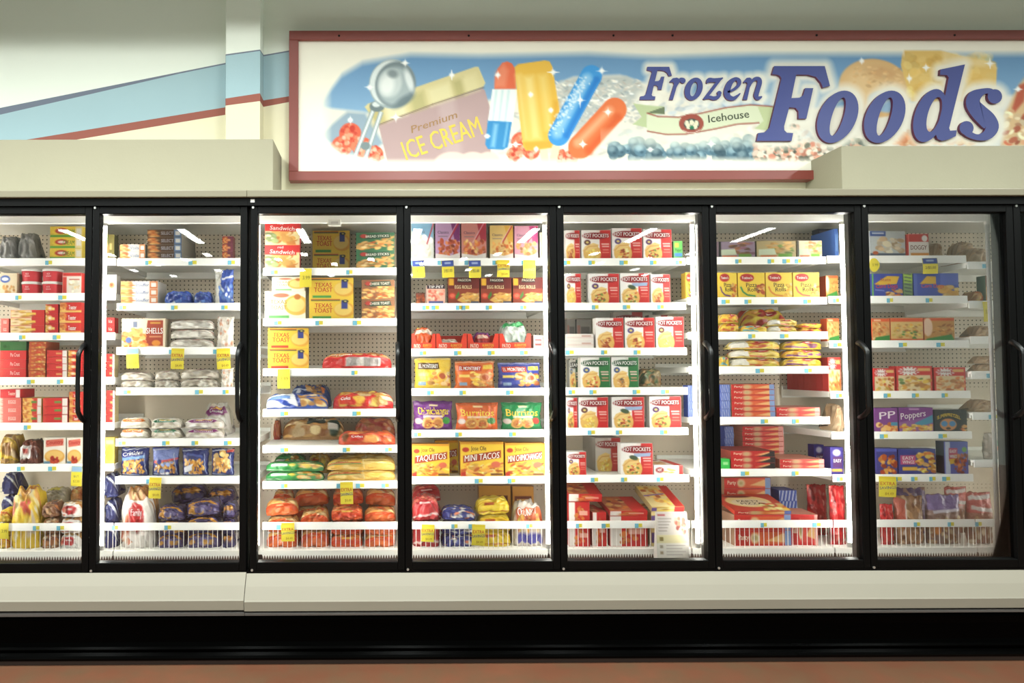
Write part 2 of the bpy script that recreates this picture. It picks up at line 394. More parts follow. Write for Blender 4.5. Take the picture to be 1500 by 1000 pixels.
    # shelves, baskets
    for b in bays:
        a, e = bay(b); a += .004; e -= .004
        for k, z in enumerate(ZS[b][:6]):
            m = MB().box(a, e, YS, YSB, z - .012, z).extrude_x([(YS - .006, z - .036), (YS, z - .038), (YS, z + .003), (YS - .004, z + .003)], a, e, 1)
            m.box(a, e, YSB, YSB + .012, z - .05, z + .02)
            for xx in (a + .002, e - .006): m.add([(xx,YS+.01,z-.012),(xx,YSB,z-.012),(xx,YSB,z-.040),(xx,YS+.01,z-.03),(xx+.004,YS+.01,z-.012),(xx+.004,YSB,z-.012),(xx+.004,YSB,z-.040),(xx+.004,YS+.01,z-.03)], [(0,1,2,3),(7,6,5,4),(3,2,6,7),(0,3,7,4),(1,5,6,2)])
            s = P(m, 'shelf', [M['white'], M['strip']])
            price_labels(s, z, [Xw(p, YS, SH[b][k]) for p in LABELS.get((b, k + 1), [])], 0)
        zf = ZFT
        rail = MB().extrude_x([(YS - .006, zf - .036), (YS, zf - .038), (YS, zf + .003), (YS - .004, zf + .003)], a, e, 1)
        rail.box(a, e, YS - .012, YS + .02, at(700, 811, YS)[1], ZDECK - .002, 0)
        n = int((e - a) / .0255)
        for i in range(n + 1):
            x = a + .004 + i * (e - a - .008) / n
            rail.tube([(x, YS + .004, ZDECK - .005), (x, YS + .004, zf - .03)], .0017, 5, 2)
        s = P(rail, 'wire_basket', [M['white'], M['strip'], M['wire']])
        price_labels(s, zf, [Xw(p, YS, 765) for p in LABELS.get((b, 7), [])], 0)
        gr = MB(); n = int((e - a) / .0135); zg = at(700, 811, YS)[1]
        for i in range(n):
            x = a + (i + .5) * (e - a) / n
            gr.add([(x - .0052, YS - .014, zg), (x + .0052, YS - .014, zg), (x, YS - .014, zg - .019), (x - .0052, YS - .010, zg), (x + .0052, YS - .010, zg), (x, YS - .010, zg - .019)], [(0,2,1),(3,4,5),(0,3,5,2),(1,2,5,4),(0,1,4,3)], 0)
        gr.box(a, e, YS - .008, YS + .02, zg - .06, zg - .002, 1).box(a, e, .13, YS - .008, zg - .036, zg - .022, 1)
        P(gr, 'return_grille', [M['white'], M['grille']])
    # bumper, kick plate
    dz = 0 if name else 0
    dd = .006 if 2 in bays else 0.0
    pf = [(-.004, Z(838) + dd), (-.035, Z(858, -.04) + dd), (-.062, Z(877.5, -.062) + dd), (-.066, Z(880, -.066) + dd), (-.061, Z(893.5, -.061) + dd), (.05, Z(893.5, -.034) + dd), (.05, Z(838) + dd)]
    P(MB().extrude_x(pf, x0 + .001, x1 - .001), 'bumper', M['cream'])
    zr = Z(897, -.03)
    P(MB().box(x0, x1, -.046, .05, zr - .005, min(Z(894.2, -.03) + dd * .6, Z(893.5, -.034) + dd - .0005)), 'bumper_rail', M['grey'], bevel=.003)
    kz = lambda p: Z(p, -.015)
    kp = [(-.022, kz(899)), (-.026, kz(904)), (-.016, kz(915)), (-.014, kz(938)), (-.020, kz(944)), (-.026, kz(947)), (-.020, kz(950)), (-.014, kz(953)), (-.022, kz(957)), (-.030, kz(960)), (-.022, kz(964)), (.06, kz(964)), (.06, kz(899))]
    P(MB().extrude_x(kp, x0, x1), 'kickplate', M['kick'], True)
    P(MB().box(x0, x1, -.010, .06, FZ + .0005, kz(964)), 'base_strip', M['base'])
    P(MB().box(x0, x1, .06, .9, FZ + .0005, ZG0 - .18), 'plinth', M['mullion'])
    return c
LABELS = {}
def L(b, zk, rows):
    ox, oy, s = ZM[zk]
    for k, xs in rows.items(): LABELS.setdefault((b, k), []).extend([ox + x / s for x in xs])
ZM = {'A':(0,280,3.572),'B':(0,540,3.333),'C':(130,280,3.572),'D':(130,540,3.333),'E':(350,280,3.573),'F':(350,540,3.3346),'G':(580,280,3.573),'H':(580,540,3.3346),
      'I':(810,280,3.573),'J':(810,540,3.3346),'K':(1030,280,3.573),'L':(1030,540,3.3346),'M':(1250,280,3.572),'N':(1250,540,3.332),'P':(0,0,1)}
L(1,'A',{1:[258],2:[100,330],3:[120,300],4:[165,318]}); L(1,'B',{5:[137],6:[105,258],7:[180,298]})
L(2,'C',{1:[315,545,748],2:[180,450,712],3:[232,440,672]}); L(2,'D',{4:[190,540,670],5:[165,378,520,680],6:[300],7:[130,388]})
L(3,'E',{1:[185,578],2:[205,420,618],3:[605]}); L(3,'F',{4:[222,575],5:[222,525,730],6:[222,495,592,714],7:[205,240]})
L(4,'G',{1:[90,235,378,520,672],2:[155,205,330,362,485,665],3:[140,322,497,668]}); L(4,'H',{4:[168,325,555],5:[105,305,568],6:[403,563],7:[285,370,650]})
L(5,'I',{1:[70,200,367,522,655],2:[218,382,560],3:[85,265,437]}); L(5,'J',{4:[90,193,405,545],5:[185,320,538],6:[200,345,520],7:[125,255,415]})
L(6,'K',{1:[180,350,492,430],2:[113,230,367,540],3:[250,420],4:[292,545]}); L(6,'L',{5:[295,447],6:[200,445],7:[292,550]})
L(7,'K',{2:[690],3:[697]}); L(7,'L',{4:[658],6:[662]})
L(7,'M',{2:[185,390],3:[253,450]}); L(7,'N',{4:[160,297,440],5:[143,430],6:[210,292,380,447],7:[305,470,605]})
L(8,'M',{1:[688],2:[690]}); L(8,'N',{4:[662],5:[675]})
caseL = make_case('freezer_case', 'two-door black-framed freezer case ending at the joint beside the narrow double stile', [1, 2], -2.9, -.6602, {1, 2}, [-2.9])
caseR = make_case('freezer_case', 'long black-framed freezer case with five full doors lit bright white inside', [3, 4, 5, 6, 7, 8], -.6596, 3.98, {3, 4, 5, 6, 7, 9}, [3.95])
# ------------------------------------------------------------------ the sign
YSG = .985
SX0, SX1 = 437.0, 1660.0
xl_, zt_ = at(437.5, 60.5, YSG); xr_ = at(1660, 60, YSG)[0]; zb_ = at(437.5, 252, YSG)[1]
sign = empty('wall_sign', ((xl_ + xr_) / 2, YSG, zb_), 'long maroon framed banner sign with frozen treats and raised navy letters on the wall', 'sign')
sinv = Matrix.Translation((-(xl_ + xr_) / 2, -YSG, -zb_))
def SP(o): o.parent = sign; o.matrix_parent_inverse = sinv; return o
bw = at(437, 60, YSG)[0] - at(423.5, 60, YSG)[0]
fm = MB().box(xl_ - bw, xr_ + bw, YSG - .022, YW - .012, zt_, zt_ + bw).box(xl_ - bw, xr_ + bw, YSG - .022, YW - .012, zb_ - bw, zb_)
fm.box(xl_ - bw, xl_, YSG - .022, YW - .012, zb_, zt_).box(xr_, xr_ + bw, YSG - .022, YW - .012, zb_, zt_)
for p_ in (497, 686, 897, 983, 1193, 1394):
    xx = at(p_, 54, YSG)[0]; fm.tube([(xx, YSG - .026, zt_ + bw * .42), (xx, YSG - .02, zt_ + bw * .42)], .008, 8, 1)
SP(fm.build('sign_frame', [M['frame'], M['black']], bevel=.003))
cv = Cv(SX0, 60, SX1, 252, 780, 126, (253,248,230), 5)
def art(c):
    r = c.r
    base = c.c.copy()
    # sky, paler towards the mountains (a printed picture)
    t = np.clip((c.Y - 70) / 110, 0, 1)[..., None]
    c.c[:] = (np.array([104,152,198]) * (1 - t) + np.array([140,180,212]) * t) / 255
    c.poly([(430,155),(478,158),(530,164),(560,170),(700,150),(800,128),(838,113),(905,110),(930,118),(960,128),(1010,150),(1100,165),(1500,140),(1680,140),(1680,260),(430,260)], (238,232,216), f=6)
    c.poly([(470,196),(500,170),(508,164),(534,166),(545,185),(560,210),(520,240),(470,235)], (150,172,188), f=6)
    c.poly([(812,128),(838,114),(915,112),(945,130),(900,175),(870,200),(820,190)], (196,200,194), f=5)
    c.food(812, 118, 935, 180, [(236,230,216),(170,180,182),(205,196,184),(244,238,226)], 220, 4, .5)
    c.food(640, 150, 960, 230, [(236,230,216),(190,198,200),(220,214,206)], 160, 7, .5, .6)
    c.food(960, 190, 1480, 225, [(240,232,218),(210,216,214),(238,214,196)], 130, 10, .6, .6)
    c.food(940, 150, 1140, 175, [(176,196,216),(236,234,224)], 40, 9, .5, .5)
    c.poly([(1400,165),(1500,140),(1660,150),(1660,250),(1400,240)], (214,220,222), f=20, al=.7)
    # raspberries
    for (bx_, by_, R) in ((512,196,16),(500,214,15),(530,216,15),(548,226,12),(760,208,14),(775,222,12),(750,226,10),(815,232,12),(834,230,9)):
        c.ell(bx_, by_, R, R, (228,98,70))
        for q in range(26):
            a, d = r.uniform(0, 6.28), r.uniform(.15, 1) * R
            c.ell(bx_ + d * math.cos(a), by_ + d * math.sin(a), 3, 3, r.choice([(240,128,92),(246,160,122),(212,74,54),(250,186,156)]))
    c.ell(515, 188, 4, 5, (206,62,46))
    # ice-cream carton and gold lid
    c.poly([(552,180),(704,130),(708,132),(716,160),(716,235),(600,242),(566,238)], (190,160,158), f=1.5)
    c.poly([(640,152),(664,144),(676,236),(650,240)], (204,178,176), f=10, al=.7)
    c.poly([(533,157),(538,152),(694,98),(699,98),(709,122),(706,127),(558,182),(553,182)], (222,208,150), f=1.5)
    for x_, w_, q in ((548,9,(196,180,112)),(575,14,(240,230,190)),(608,10,(186,178,120)),(640,16,(236,226,176)),(668,8,(182,172,112)),(684,10,(232,220,166))):
        y_ = 168 - (x_ - 548) * .345
        c.poly([(x_-w_,y_-10+w_*.34),(x_+w_,y_-10-w_*.34),(x_+w_+6,y_+14-w_*.34),(x_-w_+6,y_+14+w_*.34)], q, f=9, al=.75)
    c.line([(553,183),(632,153),(707,128)], 1.6, (134,112,96))
    # script swash and the scoop of pink ice
    for cx_, R in ((660,26),(690,22),(712,18)): c.ell(cx_, 240, R, 17, (242,214,200), f=3)
    # scoop
    for a_, b_ in (((546,160),(516,236)),((557,164),(532,238))): c.line([a_, b_], 7, (150,164,166)); c.line([a_, b_], 3.2, (226,234,232))
    c.ell(534, 214, 7, 6, (124,140,142)); c.ell(551, 156, 11, 8, (116,132,134)); c.ell(550, 153, 6, 4, (222,230,228))
    c.ell(573, 123, 33.5, 36.5, (168,184,186), .2); c.ell(570, 122, 29, 33, (226,234,232), .2); c.ell(578, 124, 29.5, 34, (126,142,146), .2, f=3)
    c.ell(577, 126, 25, 28, (172,186,188), .2, f=6); c.ell(570, 122, 17, 21, (206,216,214), .2, f=5); c.ell(566, 125, 10, 14, (238,242,238), .2, f=7)
    c.ell(574, 108, 8, 6, (120,134,138), .3, f=5, al=.8); c.ell(598, 118, 5, 17, (236,242,240), -.3, f=4, al=.9); c.ell(590, 148, 16, 6, (104,122,128), -.6, f=6, al=.8)
    # three-colour rocket pop
    c.poly([(723,112),(727,101),(734,92),(741,90),(748,93),(753,102),(754,131),(722,131)], (238,110,72), f=1.5); c.poly([(724,106),(736,94),(742,104),(738,128),(723,128)], (248,158,122), f=7, al=.6)
    c.poly([(719,131),(756,131),(748,180),(712,180)], (242,248,244), f=1.5)
    for x_ in (725, 734, 743): c.line([(x_, 132), (x_-6, 180)], 3, (206,228,230), f=3)
    c.poly([(712,177),(747,179),(741,216),(734,220),(712,219),(708,212)], (58,146,208), f=1.5); c.line([(724,182),(719,216)], 6, (128,194,232), f=5); c.line([(741,180),(735,216)], 3, (118,188,230), f=3)
    # sticks, yellow bar
    for s_ in (((792,215),(795,240)),((812,212),(806,240))): c.line(list(s_), 11, (244,228,186))
    c.poly([(752,98),(757,94),(796,88.5),(803,90),(807,98),(817,165),(810,205),(804,217),(768,221),(763,215),(757,160)], (244,192,72), f=1.5)
    for a_, b_, w_, q in (((772,112),(782,205),14,(252,222,130)),((792,110),(802,190),12,(250,214,112)),((757,110),(768,205),6,(250,218,128)),((812,150),(806,205),5,(232,168,50))): c.line([a_, b_], w_, q, f=10)
    c.poly([(763,209),(806,207),(804,217),(768,221)], (238,176,60), f=4)
    # blue ice pop
    def pill(a, b, w, q, f=1.5):
        c.line([a, b], w, q, f=f); c.ell(a[0], a[1], w/2, w/2, q, f=f); c.ell(b[0], b[1], w/2, w/2, q, f=f)
    pill((864,111), (815,199), 31, (64,156,228)); pill((858,114), (812,197), 12, (140,200,242), 8); pill((872,116), (826,200), 7, (40,128,214), 6)
    for q in range(130):
        u = r.random(); c.ell(853 - 45 * u + r.gauss(0, 5), 116 + 76 * u + r.gauss(0, 4), r.uniform(.8, 2), r.uniform(.8, 1.6), (224,240,250), al=.8)
    # orange pop
    pill((897,161), (846,216), 35, (240,120,66)); pill((890,162), (842,211), 10, (250,168,120), 8); pill((902,172), (858,222), 9, (230,98,46), 8)
    # blueberries, red berries
    for q in range(110):
        x_, y_ = r.uniform(893, 1098), r.uniform(205, 234)
        if 955 < x_ < 1000 and y_ < 214: continue
        if y_ < 214 + abs(x_ - 990) * -.08: continue
        R = r.uniform(6.5, 9.5); k = r.uniform(.8, 1.15)
        c.ell(x_, y_, R, R, (84 * k, 118 * k, 136 * k), f=1.5); c.ell(x_ - 2, y_ - 3, R * .6, R * .5, (142 * k, 174 * k, 186 * k), f=4); c.ell(x_ + 2, y_ + 3, R * .3, R * .25, (56,84,100), f=1.5, al=.6)
    c.food(1100, 212, 1250, 236, [(226,158,130),(240,196,172),(120,120,104),(244,220,200),(206,134,110)], 170, 5)
    c.food(1140, 185, 1165, 225, [(90,96,84),(140,140,122),(222,168,140)], 40, 4)
    c.food(1230, 205, 1290, 225, [(110,120,110),(170,170,150),(230,190,160)], 40, 5)
    c.food(1290, 195, 1420, 212, [(240,164,110),(246,206,160),(236,140,90)], 60, 9, .6, .7)
    # bagel and cheese
    c.ell(1278, 130, 53, 43, (226,182,122), .15, f=3); c.ell(1276, 122, 40, 26, (240,204,150), .1, f=14, al=.8); c.ell(1290, 108, 26, 10, (212,160,104), .2, f=10, al=.7)
    c.ell(1294, 150, 26, 16, (150,184,214), .1, f=4); c.food(1245, 98, 1318, 128, [(236,196,140),(218,168,110)], 40, 4, .6, .5)
    c.poly([(1321,73),(1377,74),(1405,82),(1455,93),(1458,101),(1454,150),(1330,150),(1317,96)], (236,196,110), f=2)
    c.food(1325, 80, 1450, 140, [(244,212,132),(226,178,86),(240,190,84)], 60, 10, .9, .4); c.poly([(1377,74),(1455,93),(1458,101),(1380,92)], (246,220,160), f=6, al=.7)
    # sandwich at the far end
    c.poly([(1468,165),(1490,125),(1512,100),(1560,120),(1600,220),(1460,215)], (226,190,140), f=6); c.poly([(1478,160),(1490,126),(1500,122),(1496,150),(1482,166)], (196,96,70), f=4)
    c.food(1465, 165, 1600, 212, [(236,204,158),(214,160,120),(240,220,180),(196,110,80)], 90, 7, .7)
    c.food(1560, 150, 1640, 220, [(120,150,84),(196,70,60),(160,180,110)], 60, 9)
    # ribbon
    pillow = [(936,160),(990,172),(1045,165),(1110,150),(1130,152)]
    c.ell(1000, 202, 105, 14, (236,238,222), f=16, al=.8)
    c.poly([(924,152),(970,157),(970,168),(944,168),(944,188),(923,183),(936,172)], (192,206,156), f=1)
    c.poly([(944,166),(970,157),(970,168)], (112,126,96), f=1)
    c.poly([(944,166),(960,171),(990,172),(1020,167),(1060,158),(1100,154),(1128,157),(1120,192),(1108,181),(1075,183),(1040,190),(1010,197),(975,198),(944,193)], (224,230,196), f=1)
    c.poly([(1106,158),(1134,156),(1130,194),(1100,190),(1114,178)], (200,212,160), f=1)
    c.line([(944,166.5),(960,171.5),(990,172.5),(1020,167.5),(1060,158.5),(1095,154.5),(1128,157)], 1.9, (168,84,70)); c.line([(944,193),(972,198),(1000,197.5),(1040,190.5),(1075,183),(1108,181)], 1.9, (168,84,70))
    c.ell(1008.5, 182, 18, 14.5, (168,82,68), f=1); c.ell(1009, 183, 11.5, 8.2, (64,84,78), f=1)
    for x_, y_ in ((1002,181.5),(1009,180.5),(1016,181.5),(1004,186),(1014,186)): c.ell(x_, y_, 3.2, 4.2, (240,232,200), f=1)
    c.ell(1009, 187.5, 3.4, 2, (40,130,90), f=1)
    c.line([(996,192),(1004,195.5),(1013,195.5),(1021,191)], 1.2, (240,224,210))
    # glow printed round the words, then sparkles
    c.rect(0,0,0,0,(0,0,0))
    # airbrushed edge: fade to the cream ground
    ym = np.interp(c.X, [437,470,500,530,600,700,860,960,1100,1300,1660], [160,150,110,92,80,82,79,84,80,80,80])
    yb = np.interp(c.X, [437,470,500,560,800,1000,1180,1660], [178,200,224,236,236,232,236,236])
    a = np.clip((c.Y - ym) / 12 + .5, 0, 1) * np.clip((yb - c.Y) / 9 + .5, 0, 1) * np.clip((c.X - 478) / 16 + .5, 0, 1) * np.clip((1630 - c.X) / 30, 0, 1)
    keep = np.zeros_like(a); sl = c._sub(1312, 66, 1462, 160)
    keep[sl] = np.clip((c.X[sl] - 1321) / 3, 0, 1) * np.clip((1456 - c.X[sl]) / 3, 0, 1) * np.clip((c.Y[sl] - 73 - np.maximum(0, (c.X[sl] - 1377) * .25)) / 3, 0, 1)
    a = np.maximum(a, keep)[..., None]; c.c[:] = base * (1 - a) + c.c * a
    sp = [(540,128,9),(692,104,0),(592,92,7),(660,110,8),(578,172,8),(512,176,7),(727,110,8),(808,106,9),(775,139,6),(804,162,5),(879,104,12),(847,147,12),(887,165,10),(850,212,6),(752,212,9),(782,219,5),(711,200,5),(1260,90,6),(1329,116,8),(1354,100,6),(1448,94,8),(1037,212,7),(948,220,6),(1488,132,7)]
    for x_, y_, s_ in sp:
        if s_: c.ell(x_, y_, 3.2, 3.2, (255,255,250), f=3); c.poly([(x_-s_,y_),(x_,y_-1),(x_+s_,y_),(x_,y_+1)], (255,255,252), f=.8); c.poly([(x_,y_-s_),(x_+1,y_),(x_,y_+s_),(x_-1,y_)], (255,255,252), f=.8)
# ---- letter outlines (in crops of the photograph; scale and offset first)
def ring(cx, cy, rx, ry, k, n=40, r=0):
    return [(cx + rx * math.cos(t) + k * -ry * math.sin(t), cy + ry * math.sin(t)) for t in np.linspace(0, 2*math.pi, n, False)]
def spl(pts, n=6):
    P = [np.array(p, float) for p in pts]; out = []
    for i in range(len(P) - 1):
        a, b, c_, d = P[max(i-1,0)], P[i], P[i+1], P[min(i+2,len(P)-1)]
        for t in np.linspace(0, 1, n, False): out.append(.5 * ((2*b) + (-a+c_)*t + (2*a-5*b+4*c_-d)*t*t + (-a+3*b-3*c_+d)*t**3))
    out.append(P[-1]); return out
def stroke(pts):
    P = spl(pts); Lf, Rt = [], []
    for i, p in enumerate(P):
        t = P[min(i+1,len(P)-1)][:2] - P[max(i-1,0)][:2]; t = t / (np.linalg.norm(t) or 1); nrm = np.array([-t[1], t[0]]) * p[2] / 2
        Lf.append(tuple(p[:2] + nrm)); Rt.append(tuple(p[:2] - nrm))
    return Lf + Rt[::-1]
def disk(x, y, r): return ring(x, y, r, r, 0, 20)
fz, fo, fs = (920,80,6.818), (1090,80,7.145), (1280,60,6.25)
FROZEN = [(fz, [(188,128),(405,128),(431,214),(400,222),(384,190),(355,170),(320,164),(288,164),(262,272),(298,269),(318,250),(326,226),(358,226),(328,356),(292,356),(292,326),(276,313),(252,312),(230,408),(238,420),(268,424),(262,457),(110,457),(116,424),(152,418),(172,398),(232,182),(222,170),(182,162)]),
  (fz, [(410,272),(440,242),(480,236),(500,244),(490,292),(442,457),(404,457),(452,300),(444,280),(412,284)]), (fz, stroke([(470,330,16),(495,280,24),(520,254,34),(550,258,34)])), (fz, disk(541,266,27)),
  (fz, ring(648,349,88,113,.2), ring(650,350,33,72,.24)),
  (fz, stroke([(778,292,12),(800,262,44),(850,262,40),(900,256,34),(940,238,10)])), (fz, [(890,252),(938,240),(800,420),(746,457),(742,446)]), (fz, stroke([(750,452,10),(800,432,32),(845,442,38),(885,432,36),(908,400,34)])), (fz, disk(903,390,22)),
  (fz, stroke([(985,382,16),(1050,352,26),(1096,310,34),(1098,268,42),(1062,250,34),(1010,290,54),(980,370,62),(990,425,56),(1040,445,40),(1085,418,24),(1112,392,10)])),
  (fz, [(1144,278),(1176,240),(1206,236),(1224,248),(1216,292),(1180,457),(1138,457),(1182,300),(1174,282),(1146,290)]), (fz, stroke([(1196,340,16),(1222,284,26),(1258,250,34),(1296,254,44),(1304,290,46),(1284,360,46),(1270,415,46),(1284,442,36),(1308,436,28),(1328,424,10)]))]
def off(ps, dx): return [(x + dx, y) for x, y in ps]
O1, O2 = ring(960,661,205,273,.26), ring(960,659,62,199,.29)
FOODS = [(fo, [(300,132),(826,132),(880,338),(806,358),(784,304),(735,246),(650,222),(528,222),(478,466),(560,462),(600,438),(622,362),(706,362),(634,680),(552,680),(552,604),(522,568),(455,562),(402,760),(404,800),(430,826),(496,830),(480,912),(115,912),(132,830),(200,822),(248,775),(374,262),(360,236),(330,222),(276,216)]),
  (fo, O1, O2), (fo, off(O1, 490), off(O2, 490)),
  (fs, ring(492,692,142,242,.24), ring(532,682,60,158,.25)), (fs, [(588,272),(812,226),(668,806),(676,830),(738,826),(728,880),(660,910),(600,922),(562,905),(548,870),(562,800),(640,470),(664,345),(648,324),(584,320)]),
  (fs, stroke([(1072,505,80),(1040,470,52),(975,474,58),(902,520,118),(884,585,126),(940,660,148),(1020,738,156),(1058,800,124),(1015,868,92),(930,890,54),(850,862,60),(812,820,80)])), (fs, disk(1084,518,66)), (fs, disk(826,806,64))]
def glow(c, glyphs, w):
    for g in glyphs:
        (ox, oy, s) = g[0]; c.poly([(ox + x / s, oy + y / s + .0) for x, y in g[1]], (250,246,232), f=w, al=.0)
def halo(c, glyphs, R):
    d = np.full(c.X.shape, 1e9)
    for g in glyphs:
        ox, oy, s = g[0]; p = np.array([(ox + x / s, oy + y / s) for x, y in g[1]]); sl = c._sub(p[:,0].min()-R*2, p[:,1].min()-R*2, p[:,0].max()+R*2, p[:,1].max()+R*2)
        x, y = c.X[sl], c.Y[sl]; dd = np.full(x.shape, 1e9)
        for (ax, ay), (bx_, by_) in zip(p, np.roll(p, -1, 0)):
            vx, vy = bx_-ax, by_-ay; h = np.clip(((x-ax)*vx+(y-ay)*vy)/(vx*vx+vy*vy+1e-9), 0, 1); dd = np.minimum(dd, np.hypot(x-ax-h*vx, y-ay-h*vy))
        d[sl] = np.minimum(d[sl], dd)
    a = np.clip(1.35 - d / R, 0, 1)[..., None] * .93
    c.c[:] = c.c * (1 - a) + a * np.array([250,246,230]) / 255
art(cv)
ribbon_keep = cv.c.copy()
halo(cv, FROZEN, 9); halo(cv, FOODS, 12)
sl_ = cv._sub(920, 150, 1135, 202); mk = np.zeros(cv.X.shape); 
_t = Cv(SX0, 60, SX1, 252, 780, 126, (0,0,0)); _t.poly([(924,152),(960,158),(1000,168),(1060,157),(1100,153),(1134,156),(1130,194),(1100,190),(1075,184),(1010,199),(944,194),(923,183),(936,172)], (255,255,255), f=2)
cv.c[:] = cv.c * (1 - _t.c) + ribbon_keep * _t.c
cv.t('ICE CREAM', 645, 203, 28, (236,206,86), 118, 0, .33)
cv.t('Premium', 634, 179, 10.5, (176,136,92), 70, .25, .33)
cv.t('Icehouse', 1063, 171.5, 11.5, (84,92,74), 60, .05, .13)
sx = (xr_ - xl_) / (SX1 - SX0); sz = (zt_ - zb_) / 192.0
def spt(x, y, lift=0): return (xl_ + (x - SX0) * sx, YSG - lift, zt_ - (y - 60) * sz)
bm_ = CM()
Pn = np.stack([xl_ + (cv.X - SX0) * sx, np.full(cv.X.shape, YSG), zt_ - (cv.Y - 60) * sz], -1)
bm_.grid(Pn, cv.c)
bm_.add([(xl_,YSG,zb_),(xr_,YSG,zb_),(xr_,YSG,zt_),(xl_,YSG,zt_),(xl_,YW-.01,zb_),(xr_,YW-.01,zb_),(xr_,YW-.01,zt_),(xl_,YW-.01,zt_)], (.98,.96,.88), [(5,4,7,6),(1,0,4,5),(2,1,5,6),(3,2,6,7),(0,3,7,4)])
bm_.texts(cv, spt, .0015, sx, sz)
SP(put('banner_panel', bm_.mesh('banner_panel', M['banner'], .92)))
def letters(name, glyphs, dep):
    mb = MB()
    for gi, g in enumerate(glyphs):
        ox, oy, s = g[0]; yf = YSG - dep - gi * .0002
        def w(p, y, grow=0): q = at(ox + p[0] / s, oy + p[1] / s, YSG); return (q[0], y, q[1])
        out = g[1]; n = len(out)
        F_ = [w(p, yf) for p in out]; B_ = [w(p, YSG - .0004) for p in out]
        if len(g) > 2:
            inn = g[2]; FI = [w(p, yf) for p in inn]; BI = [w(p, YSG - .0004) for p in inn]
            mb.add(F_ + FI, [(i, n + i, n + (i+1) % n, (i+1) % n) for i in range(n)], 0)
            mb.add(FI + BI, [(i, n + i, n + (i+1) % n, (i+1) % n) for i in range(n)], 1)
        else: mb.add(F_, [tuple(range(n))[::-1]], 0)
        mb.add(F_ + B_, [(i, (i+1) % n, n + (i+1) % n, n + i) for i in range(n)], 1)
    o = SP(mb.build(name, [M['letter'], M['letterside']]))
    return o
letters('lettering', FROZEN, .010)['label'] = 'small raised navy word over the green ribbon'
letters('lettering', FOODS, .018)['label'] = 'large raised navy word'
# ------------------------------------------------------------------ packages
def wr(seed, n=7, f=9):
    r = random.Random(seed); K = [(r.uniform(-f, f), r.uniform(-f, f), r.uniform(0, 6.28), r.uniform(.4, 1)) for _ in range(n)]
    s = sum(k[3] for k in K)
    return lambda u, v: sum(a * np.sin(p * u * 3 + q * v * 3 + h) for p, q, h, a in K) / s
DES = {}
def D(name, desc, kind, fn, bg=(255,255,255), side=None, top=None, typ='carton', cat=None):
    DES[name] = dict(desc=desc, kind=kind, fn=fn, bg=bg, side=side or bg, top=top or side or bg, typ=typ, cat=cat or kind.split('_')[-1])
_mesh = {}
def canvas(name, w, h, seed=1):
    d = DES[name]
    c = Cv(0, 0, 1, 1, int(min(64, max(6, w / .0036))), int(min(60, max(5, h / .0036))), d['bg'], seed)
    d['fn'](c); return c
def quadbox(m, w, h, d, side, top):
    x = w / 2
    V = [(-x,0,0),(x,0,0),(x,d,0),(-x,d,0),(-x,0,h),(x,0,h),(x,d,h),(-x,d,h)]
    sd = np.array(side) / 255.; tp = np.array(top) / 255.
    for f, c_ in (((3,2,1,0), sd), ((1,2,6,5), sd), ((2,3,7,6), sd), ((3,0,4,7), sd), ((4,5,6,7), tp)):
        m.add([V[i] for i in f], c_, [(0,1,2,3)])
def carton(name, w, h, d, seed):
    D_ = DES[name]; c = canvas(name, w, h, seed); m = CM()
    m.grid(np.stack([(c.X - .5) * w, 0 * c.X, (1 - c.Y) * h], -1), c.c)
    x = w / 2
    quadbox(m, w, h, d, D_['side'], D_['top'])
    if 'topfn' in D_:
        t = Cv(0, 0, 1, 1, int(min(60, max(6, w / .005))), int(min(60, max(6, d / .005))), D_['top'], seed); D_['topfn'](t)
        m.grid(np.stack([(t.X - .5) * w, (1 - t.Y) * d, 0 * t.X + h + .0004], -1), t.c)
        m.texts(t, lambda u, v, l: ((u - .5) * w, (1 - v) * d, h + .0004 + l), .0005, w, d)
    m.texts(c, lambda u, v, l: ((u - .5) * w, -l, (1 - v) * h), .0005, w, h)
    return m.mesh(DES[name]['kind'], M['card'])
def pouch(name, w, h, d, seed):
    c = canvas(name, w, h, seed); N = wr(seed); N2 = wr(seed + 50, 7, 5); m = CM()
    def off(u, v):
        a = np.clip(1 - np.abs(2 * u - 1) ** 3.2, 0, 1) ** .6
        b = np.clip((v - .03) / .45, 0, 1) ** .6 * np.clip((1.02 - v) / .16, 0, 1) ** .45
        return a * b
    def pos(u, v, sg, lift=0):
        T = d / 2 * off(u, v)
        x = (u - .5) * (w - .012) * (1 - .05 * np.sin(np.clip(v, 0, 1) * 3.0) * np.abs(2 * u - 1)) + .005 * N2(v * 2.5, u)
        y = d / 2 - sg * T - sg * .006 * N(u, v) * np.minimum(1, off(u, v) * 2 + .25) - sg * lift
        z = h * (1 - v) * (1 - .07 * (1 - v) * (1 + N2(u * 2.5, 3)) * .5)
        return np.stack([x, y, np.maximum(z, 0)], -1)
    m.grid(pos(c.X, c.Y, 1), c.c, smooth=True)
    cc = np.tile(np.array(DES[name]['side']) / 255., (*c.X.shape, 1))
    m.grid(pos(c.X, c.Y, -1), cc, flip=True, smooth=True)
    m.texts(c, lambda u, v, l: tuple(pos(np.float64(u), np.float64(v), 1, .0012)), .0005, w, h)
    return m.mesh(DES[name]['kind'], M['film'])
